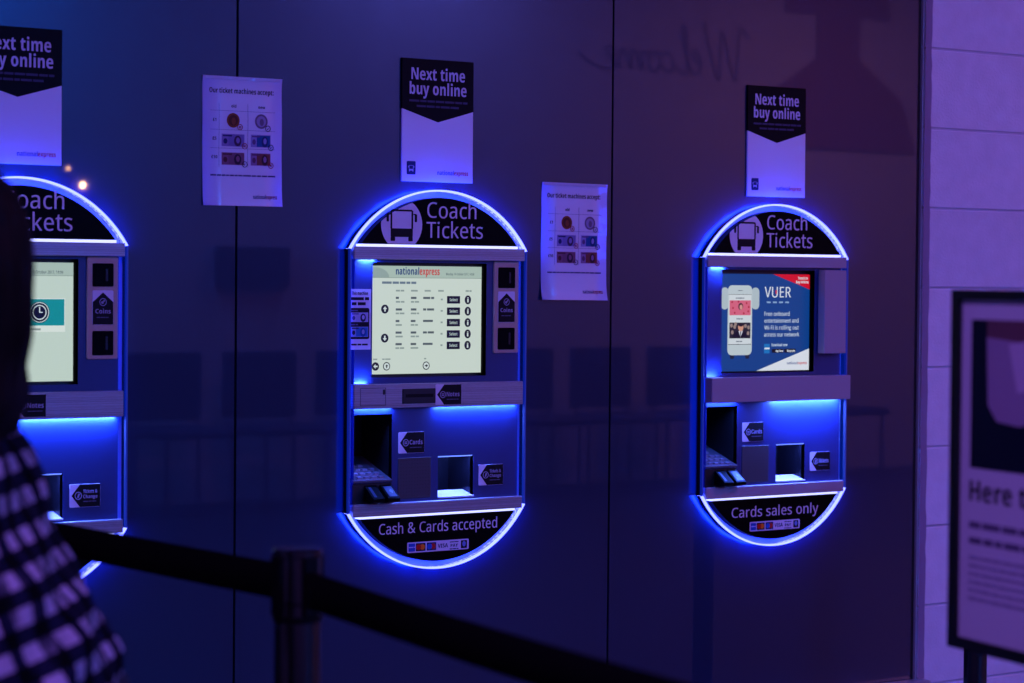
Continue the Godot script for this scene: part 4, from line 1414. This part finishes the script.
# ------------------------------------------------------------------ smooth bodies
class Field:
	var lo: Vector3
	var cell: float
	var nx: int
	var ny: int
	var nz: int
	var d: PackedFloat32Array

	func _init(a: Vector3, b: Vector3, c: float) -> void:
		lo = a
		cell = c
		nx = int((b.x - a.x) / c) + 2
		ny = int((b.y - a.y) / c) + 2
		nz = int((b.z - a.z) / c) + 2
		d.resize(nx * ny * nz)
		d.fill(1.0)

	func bone(a: Vector3, b: Vector3, ra: float, rb: float, k := 0.03, cut := false, squash := Vector3.ONE) -> void:
		# joins (or cuts away) a tapered capsule; squash scales distances about its start
		var r := maxf(ra, rb) + k + cell * 2.0
		var mn := Vector3(minf(a.x, b.x), minf(a.y, b.y), minf(a.z, b.z)) - Vector3.ONE * r
		var mx := Vector3(maxf(a.x, b.x), maxf(a.y, b.y), maxf(a.z, b.z)) + Vector3.ONE * r
		var i0 := clampi(int((mn.x - lo.x) / cell), 0, nx - 1)
		var i1 := clampi(int((mx.x - lo.x) / cell) + 1, 0, nx - 1)
		var j0 := clampi(int((mn.y - lo.y) / cell), 0, ny - 1)
		var j1 := clampi(int((mx.y - lo.y) / cell) + 1, 0, ny - 1)
		var k0 := clampi(int((mn.z - lo.z) / cell), 0, nz - 1)
		var k1 := clampi(int((mx.z - lo.z) / cell) + 1, 0, nz - 1)
		var ab := b - a
		var l2 := maxf(ab.length_squared(), 1e-9)
		for kk in range(k0, k1 + 1):
			for jj in range(j0, j1 + 1):
				var row := (kk * ny + jj) * nx
				for ii in range(i0, i1 + 1):
					var p := lo + Vector3(ii, jj, kk) * cell
					var u := clampf((p - a).dot(ab) / l2, 0.0, 1.0)
					var v := (p - a - ab * u) * squash
					var q := v.length() - lerpf(ra, rb, u)
					var o := d[row + ii]
					if cut:
						var h := clampf(0.5 - 0.5 * (o + q) / k, 0.0, 1.0)
						d[row + ii] = lerpf(o, -q, h) + k * h * (1.0 - h)
					else:
						var h := clampf(0.5 + 0.5 * (o - q) / k, 0.0, 1.0)
						d[row + ii] = lerpf(o, q, h) - k * h * (1.0 - h)

	func add_to(s: SurfaceTool, wave = null) -> void:
		# surface nets
		var at := {}
		var pts := PackedVector3Array()
		var off := [0, 1, nx, nx + 1, nx * ny, nx * ny + 1, nx * ny + nx, nx * ny + nx + 1]
		for kk in nz - 1:
			for jj in ny - 1:
				for ii in nx - 1:
					var b := (kk * ny + jj) * nx + ii
					var v0 := d[b]
					if absf(v0) > cell * 2.5:
						continue
					var inside := 0
					var vals := PackedFloat32Array()
					for o in off:
						var x := d[b + o]
						vals.append(x)
						inside += int(x < 0.0)
					if inside == 0 or inside == 8:
						continue
					var sum := Vector3.ZERO
					var n := 0
					for e in [[0, 1], [2, 3], [4, 5], [6, 7], [0, 2], [1, 3], [4, 6], [5, 7], [0, 4], [1, 5], [2, 6], [3, 7]]:
						var va := vals[e[0]]
						var vb := vals[e[1]]
						if (va < 0.0) != (vb < 0.0):
							var pa := Vector3(e[0] & 1, (e[0] >> 1) & 1, e[0] >> 2)
							var pb := Vector3(e[1] & 1, (e[1] >> 1) & 1, e[1] >> 2)
							sum += pa.lerp(pb, va / (va - vb))
							n += 1
					at[b] = pts.size()
					var p := lo + (Vector3(ii, jj, kk) + sum / n) * cell
					if wave != null:
						p = wave.call(p)
					pts.append(p)
		var step := [1, nx, nx * ny]
		for b in at:
			for ax in 3:
				var nb: int = b + step[ax]
				if nb >= d.size() or (d[b] < 0.0) == (d[nb] < 0.0):
					continue
				var u: int = step[(ax + 1) % 3]
				var v: int = step[(ax + 2) % 3]
				if not (at.has(b - u) and at.has(b - v) and at.has(b - u - v)):
					continue
				var q := [at[b], at[b - u], at[b - u - v], at[b - v]]
				if d[b] < 0.0:
					q.reverse()
				for e in [0, 1, 2, 0, 2, 3]:
					s.add_vertex(pts[q[e]])


func person() -> void:
	# local axes: +x behind the person's back, +z to their right-hand side; they bend forward towards -x
	var t := thing("person", "person in a dark checked shirt with long dark hair, bending forward by the barrier", "person", Vector3(1.05, 0, 2.5155), deg_to_rad(-36.28))
	var skin := mat("skin", Color(0.72, 0.54, 0.46), 0.55)
	var hip := Vector3(0.115, 0.76, 0)
	var waist := Vector3(0.070, 0.87, 0)
	var chest := Vector3(-0.010, 1.045, 0)
	var neck := Vector3(-0.040, 1.135, 0)
	var head := Vector3(-0.012, 1.285, 0)
	var legs := []
	for k in [-1, 1]:
		legs.append({"hip": hip + Vector3(0, -0.03, 0.085 * k), "knee": Vector3(0.085, 0.42, 0.095 * k), "ankle": Vector3(0.125 - 0.03 * k, 0.075, 0.10 * k), "shoulder": Vector3(-0.030, 1.085, 0.165 * k), "elbow": Vector3(-0.020, 0.83, 0.225 * k), "wrist": Vector3(-0.215, 0.765, 0.14 * k), "k": k})
	var b := st()
	b.set_smooth_group(0)
	var f := Field.new(Vector3(-0.36, -0.01, -0.33), Vector3(0.33, 1.25, 0.33), 0.014)
	for z in [-0.06, 0.0, 0.06]:
		f.bone(hip + Vector3(0, 0, z), waist + Vector3(0, 0, z * 0.8), 0.085, 0.074, 0.05)
		f.bone(waist + Vector3(0, 0, z * 0.8), chest + Vector3(0, 0, z * 1.2), 0.074, 0.085, 0.05)
	f.bone(chest, neck, 0.085, 0.055, 0.05)
	f.bone(neck, head + Vector3(0.005, -0.06, 0), 0.052, 0.050, 0.03)
	for l in legs:
		f.bone(l.hip, l.knee, 0.082, 0.056, 0.04)
		f.bone(l.knee, l.ankle, 0.054, 0.036, 0.03)
		f.bone(l.ankle, l.ankle + Vector3(-0.13, -0.045, 0.01 * l.k), 0.036, 0.026, 0.03)
		f.bone(chest + Vector3(0, 0.02, 0.08 * l.k), l.shoulder, 0.075, 0.056, 0.04)
		f.bone(l.shoulder, l.elbow, 0.050, 0.038, 0.03)
		f.bone(l.elbow, l.wrist, 0.037, 0.026, 0.02)
	f.add_to(b)
	# head and face, looking down in front
	var fwd := Vector3(-0.94, -0.34, 0)
	var upv := Vector3(-0.34, 0.94, 0)
	f = Field.new(Vector3(-0.17, 1.12, -0.12), Vector3(0.13, 1.43, 0.12), 0.006)
	f.bone(head + upv * 0.035 + fwd * -0.012, head + upv * 0.035 + fwd * 0.03, 0.078, 0.074, 0.03)
	f.bone(head + upv * 0.0 + fwd * 0.03, head - upv * 0.075 + fwd * 0.062, 0.062, 0.030, 0.03)
	f.bone(neck + Vector3(0, 0.02, 0), head - upv * 0.03, 0.050, 0.052, 0.03)
	f.bone(head + upv * 0.015 + fwd * 0.098, head - upv * 0.022 + fwd * 0.118, 0.009, 0.014, 0.012)
	f.bone(head + upv * 0.028 + fwd * 0.088 + Vector3(0, 0, -0.03), head + upv * 0.028 + fwd * 0.088 + Vector3(0, 0, 0.03), 0.014, 0.014, 0.014)
	f.bone(head - upv * 0.050 + fwd * 0.088 + Vector3(0, 0, -0.014), head - upv * 0.050 + fwd * 0.088 + Vector3(0, 0, 0.014), 0.010, 0.010, 0.010)
	for k in [-1, 1]:
		f.bone(head + upv * 0.008 + fwd * 0.106 + Vector3(0, 0, 0.031 * k), head + upv * 0.008 + fwd * 0.106 + Vector3(0, 0, 0.033 * k), 0.015, 0.014, 0.010, true)
		f.bone(head + upv * 0.02 - fwd * 0.002 + Vector3(0, 0, 0.078 * k), head - upv * 0.025 + fwd * 0.008 + Vector3(0, 0, 0.074 * k), 0.012, 0.010, 0.008)
	f.add_to(b)
	# hands in front, fingers slightly curled
	for l in legs:
		var w: Vector3 = l.wrist
		var k: int = l.k
		f = Field.new(w + Vector3(-0.22, -0.10, -0.08), w + Vector3(0.05, 0.07, 0.08), 0.006)
		var dirn := Vector3(-0.93, -0.30, -0.2 * k).normalized()
		var acr := Vector3(0.0, 0.25, 0.97 * k).normalized()
		f.bone(w - dirn * 0.02, w + dirn * 0.02, 0.027, 0.022, 0.012)
		for m in 4:
			var o := acr * (0.030 - m * 0.020)
			f.bone(w + dirn * 0.01 + o * 0.6, w + dirn * 0.082 + o, 0.016, 0.011, 0.012)
			var ln: float = [0.068, 0.076, 0.072, 0.056][m]
			var kn := w + dirn * 0.082 + o
			var m1 := kn + (dirn + Vector3(0, -0.25, 0)).normalized() * ln * 0.5
			f.bone(kn, m1, 0.0095, 0.0088, 0.005)
			f.bone(m1, m1 + (dirn + Vector3(0, -0.9, 0)).normalized() * ln * 0.5, 0.0088, 0.0075, 0.004)
		var tb := w + dirn * 0.025 + acr * 0.026
		var tm := tb + (dirn * 0.7 + acr * 0.7).normalized() * 0.042
		f.bone(tb, tm, 0.014, 0.0105, 0.008)
		f.bone(tm, tm + (dirn * 0.95 + acr * 0.15).normalized() * 0.030, 0.0105, 0.0085, 0.004)
		f.add_to(b)
	obj("body", b, skin, t, true)
	for k in [-1, 1]:
		var e := SphereMesh.new()
		e.radius = 0.0115
		e.height = 0.023
		var eye := MeshInstance3D.new()
		eye.name = "eye"
		eye.mesh = e
		eye.material_override = mat("eye_white", Color(0.75, 0.73, 0.72), 0.2)
		t.add_child(eye, true)
		eye.position = head + upv * 0.008 + fwd * 0.088 + Vector3(0, 0, 0.031 * k)
		var s0 := st()
		ext(s0, disc(0, 0, 0.0055, -1, 16), 0.0, 0.0008)
		var iris := obj("iris", s0, mat("iris_brown", Color(0.12, 0.06, 0.03), 0.2), eye)
		iris.transform = Transform3D(Basis(Vector3.BACK, upv, fwd), fwd * 0.0112)
	var sm := st()
	ext(sm, disc(0, 0, 0.021, 0.006, 20), 0.0, 0.002)
	var lips := obj("lips", sm, mat("lip", Color(0.60, 0.33, 0.32), 0.4), t)
	lips.transform = Transform3D(Basis(Vector3.BACK, upv, fwd), head - upv * 0.050 + fwd * 0.0975)
	# long dark hair down to the collar
	var hs := st()
	hs.set_smooth_group(0)
	f = Field.new(Vector3(-0.20, 1.02, -0.16), Vector3(0.15, 1.47, 0.16), 0.009)
	f.bone(head + Vector3(0.008, 0.040, 0), head + Vector3(0.010, -0.030, 0), 0.098, 0.098, 0.03)
	f.bone(head + Vector3(0.000, 0.055, 0), head + Vector3(-0.03, 0.060, 0), 0.094, 0.080, 0.03)
	for z in [-0.055, 0.0, 0.055]:
		f.bone(head + Vector3(0.012, 0.0, z), Vector3(0.018, 1.17, z * 1.1), 0.080, 0.056, 0.03)
		f.bone(Vector3(0.018, 1.17, z * 1.1), Vector3(0.016, 1.10, z * 1.2), 0.056, 0.035, 0.03)
	f.bone(head - upv * 0.03 + fwd * 0.11, head - upv * 0.12 + fwd * 0.13, 0.078, 0.070, 0.02, true)
	f.bone(head + upv * 0.01 + fwd * 0.11, head - upv * 0.03 + fwd * 0.12, 0.068, 0.075, 0.02, true)
	var strands := func(p: Vector3) -> Vector3:
		var a := atan2(p.z, p.x - head.x)
		var r := 0.0022 * sin(a * 31.0 + p.y * 14.0) + 0.0016 * sin(a * 53.0 - p.y * 22.0)
		return p + Vector3(cos(a), 0, sin(a)) * r
	f.add_to(hs, strands)
	obj("hair", hs, mat("hair", Color(0.025, 0.014, 0.016), 0.6, 0.0, 0.2), t, true)
	# checked shirt, its cloth turned along the leaning back
	var lean := Basis(Vector3.BACK, deg_to_rad(-23.0)).rotated(Vector3.UP, deg_to_rad(14.0))
	lean = Basis(Vector3(0, 0, 1), deg_to_rad(21.0))
	var org := waist
	var cs := st()
	cs.set_smooth_group(0)
	f = Field.new(Vector3(-0.27, 0.60, -0.34), Vector3(0.34, 1.22, 0.34), 0.0125)
	for z in [-0.07, 0.0, 0.07]:
		f.bone(hip + Vector3(0.012, -0.09, z * 1.15), waist + Vector3(0, 0, z), 0.106, 0.096, 0.05)
		f.bone(waist + Vector3(0, 0, z), chest + Vector3(0, 0, z * 1.2), 0.096, 0.098, 0.05)
	f.bone(chest, neck + Vector3(0.002, 0.005, 0), 0.086, 0.066, 0.04)
	for l in legs:
		f.bone(chest + Vector3(0, 0.03, 0.08 * l.k), l.shoulder, 0.088, 0.068, 0.05)
		f.bone(l.shoulder, l.elbow, 0.066, 0.054, 0.03)
		f.bone(l.elbow, l.elbow.lerp(l.wrist, 0.9), 0.053, 0.040, 0.02)
	var folds := func(p: Vector3) -> Vector3:
		var w := 0.005 * sin(p.y * 52.0 + p.z * 30.0 + 4.0 * sin(p.x * 17.0)) + 0.004 * sin(p.z * 61.0 - p.y * 21.0 + p.x * 25.0)
		var c := Vector3(p.x - lerpf(chest.x, hip.x, clampf((chest.y - p.y) / (chest.y - hip.y), 0, 1)), 0, p.z).normalized()
		return lean.inverse() * (p + c * w - org)
	f.add_to(cs, folds)
	var cloth := mat("checked_cotton", Color(1, 1, 1), 0.9, 0.0, 0.15)
	cloth.albedo_texture = gingham_tex()
	cloth.uv1_triplanar = true
	cloth.uv1_scale = Vector3.ONE * (1.0 / 0.037)
	cloth.uv1_triplanar_sharpness = 8.0
	var shirt := obj("shirt", cs, cloth, t, true)
	shirt.transform = Transform3D(lean, org)
	# trousers and shoes
	var ts := st()
	ts.set_smooth_group(0)
	f = Field.new(Vector3(-0.10, 0.04, -0.26), Vector3(0.30, 0.92, 0.26), 0.014)
	for z in [-0.05, 0.05]:
		f.bone(hip + Vector3(0, -0.04, z), hip + Vector3(-0.012, 0.05, z), 0.112, 0.105, 0.04)
	for l in legs:
		f.bone(l.hip, l.knee, 0.096, 0.070, 0.04)
		f.bone(l.knee, l.ankle + Vector3(0, 0.02, 0), 0.070, 0.055, 0.03)
	f.add_to(ts)
	obj("trousers", ts, mat("denim", Color(0.07, 0.08, 0.13), 0.85), t, true)
	for l in legs:
		var ss := st()
		ss.set_smooth_group(0)
		var an: Vector3 = l.ankle
		f = Field.new(an + Vector3(-0.24, -0.10, -0.08), an + Vector3(0.11, 0.08, 0.08), 0.01)
		f.bone(an + Vector3(0.02, -0.025, 0), an + Vector3(-0.09, -0.030, 0), 0.048, 0.044, 0.02)
		f.bone(an + Vector3(-0.06, -0.035, 0), an + Vector3(-0.165, -0.044, 0.006 * l.k), 0.042, 0.031, 0.02)
		f.add_to(ss, func(p: Vector3) -> Vector3: return Vector3(p.x, maxf(p.y, 0.001), p.z))
		obj("shoe", ss, mat("shoe_black", Color(0.03, 0.03, 0.035), 0.4), t, true)


# ------------------------------------------------------------------ what the glass wall mirrors
func hall_things() -> void:
	# a row of waiting chairs against the back wall
	var seat_m := mat("chair_navy", Color(0.20, 0.21, 0.30), 0.6)
	var leg_m := mat("chair_metal", Color(0.55, 0.55, 0.58), 0.3, 0.9)
	var n := 0
	for k in 11:
		var x := 5.3 + k * 0.62
		var t := thing("waiting_chair", "navy waiting chair with steel legs in the row along the back wall", "chair", Vector3(x, 0, HALL_Z1 - 0.50), 0.0, "waiting chairs along the back wall")
		var s := st()
		box(s, Vector3(-0.24, 0.42, -0.25), Vector3(0.24, 0.47, 0.20), 0.015)
		obj("seat", s, seat_m, t)
		s = st()
		box(s, Vector3(-0.24, 0.50, -0.022), Vector3(0.24, 0.88, 0.022), 0.012)
		var bk := obj("backrest", s, seat_m, t)
		bk.position = Vector3(0, 0, 0.22)
		bk.rotation.x = 0.0
		for sx in [-1, 1]:
			for sz in [-0.2, 0.17]:
				s = st()
				tube(s, [Vector3(sx * 0.20, 0.0, sz), Vector3(sx * 0.20, 0.425, sz)], 0.013)
				obj("leg", s, leg_m, t)
			s = st()
			tube(s, [Vector3(sx * 0.20, 0.44, 0.20), Vector3(sx * 0.20, 0.80, 0.25)], 0.011)
			obj("back_strut", s, leg_m, t)
		n += 1
	# handwritten greeting on the wall
	var wl := thing("wall_lettering", "dark handwritten welcome lettering on the back wall", "lettering", Vector3(11.10, 2.66, HALL_Z1 - 0.004), PI)
	var g := mat("lettering_dark", Color(0.30, 0.26, 0.36), 0.7)
	var strokes := {
		"letter_w": [[0.00, 0.26], [0.05, 0.33], [0.09, 0.28], [0.10, 0.05], [0.13, 0.0], [0.24, 0.30], [0.25, 0.05], [0.28, 0.0], [0.40, 0.36]],
		"letter_e": [[0.42, 0.07], [0.48, 0.11], [0.49, 0.15], [0.46, 0.16], [0.42, 0.09], [0.44, 0.01], [0.51, 0.03]],
		"letter_l": [[0.51, 0.03], [0.58, 0.24], [0.58, 0.31], [0.55, 0.29], [0.54, 0.05], [0.57, 0.0], [0.63, 0.05]],
		"letter_c": [[0.74, 0.12], [0.71, 0.14], [0.66, 0.09], [0.67, 0.01], [0.76, 0.04]],
		"letter_o": [[0.76, 0.04], [0.79, 0.13], [0.85, 0.12], [0.86, 0.04], [0.81, 0.0], [0.77, 0.05]],
		"letter_m": [[0.86, 0.10], [0.92, 0.13], [0.92, 0.01], [0.98, 0.13], [1.01, 0.12], [1.01, 0.01], [1.07, 0.13], [1.10, 0.11], [1.11, 0.01]],
		"final_letter_e": [[1.11, 0.01], [1.21, 0.11], [1.21, 0.15], [1.17, 0.14], [1.16, 0.04], [1.22, 0.0], [1.36, 0.04], [1.44, 0.10]]}
	for k in strokes:
		var c := Curve3D.new()
		var p: Array = strokes[k]
		for i in p.size():
			var a := Vector3(p[i][0], p[i][1], 0)
			var before: Array = p[maxi(i - 1, 0)]
			var after: Array = p[mini(i + 1, p.size() - 1)]
			var d := Vector3(after[0] - before[0], after[1] - before[1], 0) * 0.18
			c.add_point(a, -d, d)
		c.bake_interval = 0.012
		var s := st()
		var bp := c.get_baked_points()
		for i in bp.size() - 1:
			var d := (bp[i + 1] - bp[i]).normalized()
			var nn := Vector3(-d.y, d.x, 0) * 0.007
			face(s, [bp[i] - nn, bp[i + 1] - nn, bp[i + 1] + nn, bp[i] + nn], Vector3.BACK)
		obj(k, s, g, wl)
	# a cut-out figure on the far part of the wall
	var fig := PackedVector2Array()
	for e in [[-0.66, -0.50], [-0.60, -0.12], [-0.36, 0.02], [-0.20, 0.12], [-0.20, 0.42], [-0.50, 0.42], [-0.46, 0.62], [-0.20, 0.86], [0.20, 0.86], [0.46, 0.62], [0.50, 0.42], [0.20, 0.42], [0.20, 0.12], [0.36, 0.02], [0.62, -0.14], [0.76, -0.50]]:
		fig.append(Vector2(-e[0], e[1]))
	var ft := thing("wall_figure", "dull red cut-out figure on the back wall beside the welcome lettering", "wall figure", Vector3(11.92, 2.72, HALL_Z1 - 0.02), PI)
	flat("cut_out", fig, 0.0, mat("figure_red", Color(0.66, 0.47, 0.48), 0.7), ft, 0.015)
	# small warm wall lamps
	for e in [[6.16, 1.80, 0.020, 6.0], [6.07, 1.89, 0.016, 0.6]]:
		var lt := thing("wall_lamp", "small warm round lamp on the back wall above the chairs" if e[3] > 1.0 else "small dim round lamp beside the warm one on the back wall", "lamp", Vector3(e[0], e[1], HALL_Z1 - 0.02), 0.0, "small lamps on the back wall")
		var s := st()
		var rr: float = e[2]
		lathe(s, [Vector2(rr + 0.012, 0.0), Vector2(rr + 0.012, 0.02), Vector2(rr, 0.02)], Vector3.ZERO, 20)
		var hs := obj("housing", s, mat("light_frame", Color.WHITE), lt)
		hs.rotation.x = -PI / 2
		var d := flat("lens", disc(0, 0, rr, -1, 20), -0.012, glow("lamp_warm_%d" % int(e[3]), Color(1.0, 0.72, 0.45), e[3]), lt)
		d.position.z = -0.004
		area(lt, Vector3(0, 0, -0.03), Vector3.FORWARD, Vector3.RIGHT, Vector2(rr, rr), Color(1.0, 0.72, 0.45), 0.01 * e[3], "lamp_glow")
	# a dark display on the wall
	var ds := st()
	box(ds, Vector3(7.02, 1.24, HALL_Z1 - 0.05), Vector3(7.50, 1.48, HALL_Z1), 0.004)
	tag(obj("wall_display", ds, mat("display_grey", Color(0.25, 0.25, 0.30), 0.4)), "small dark grey switched off display above the waiting chairs", "display")
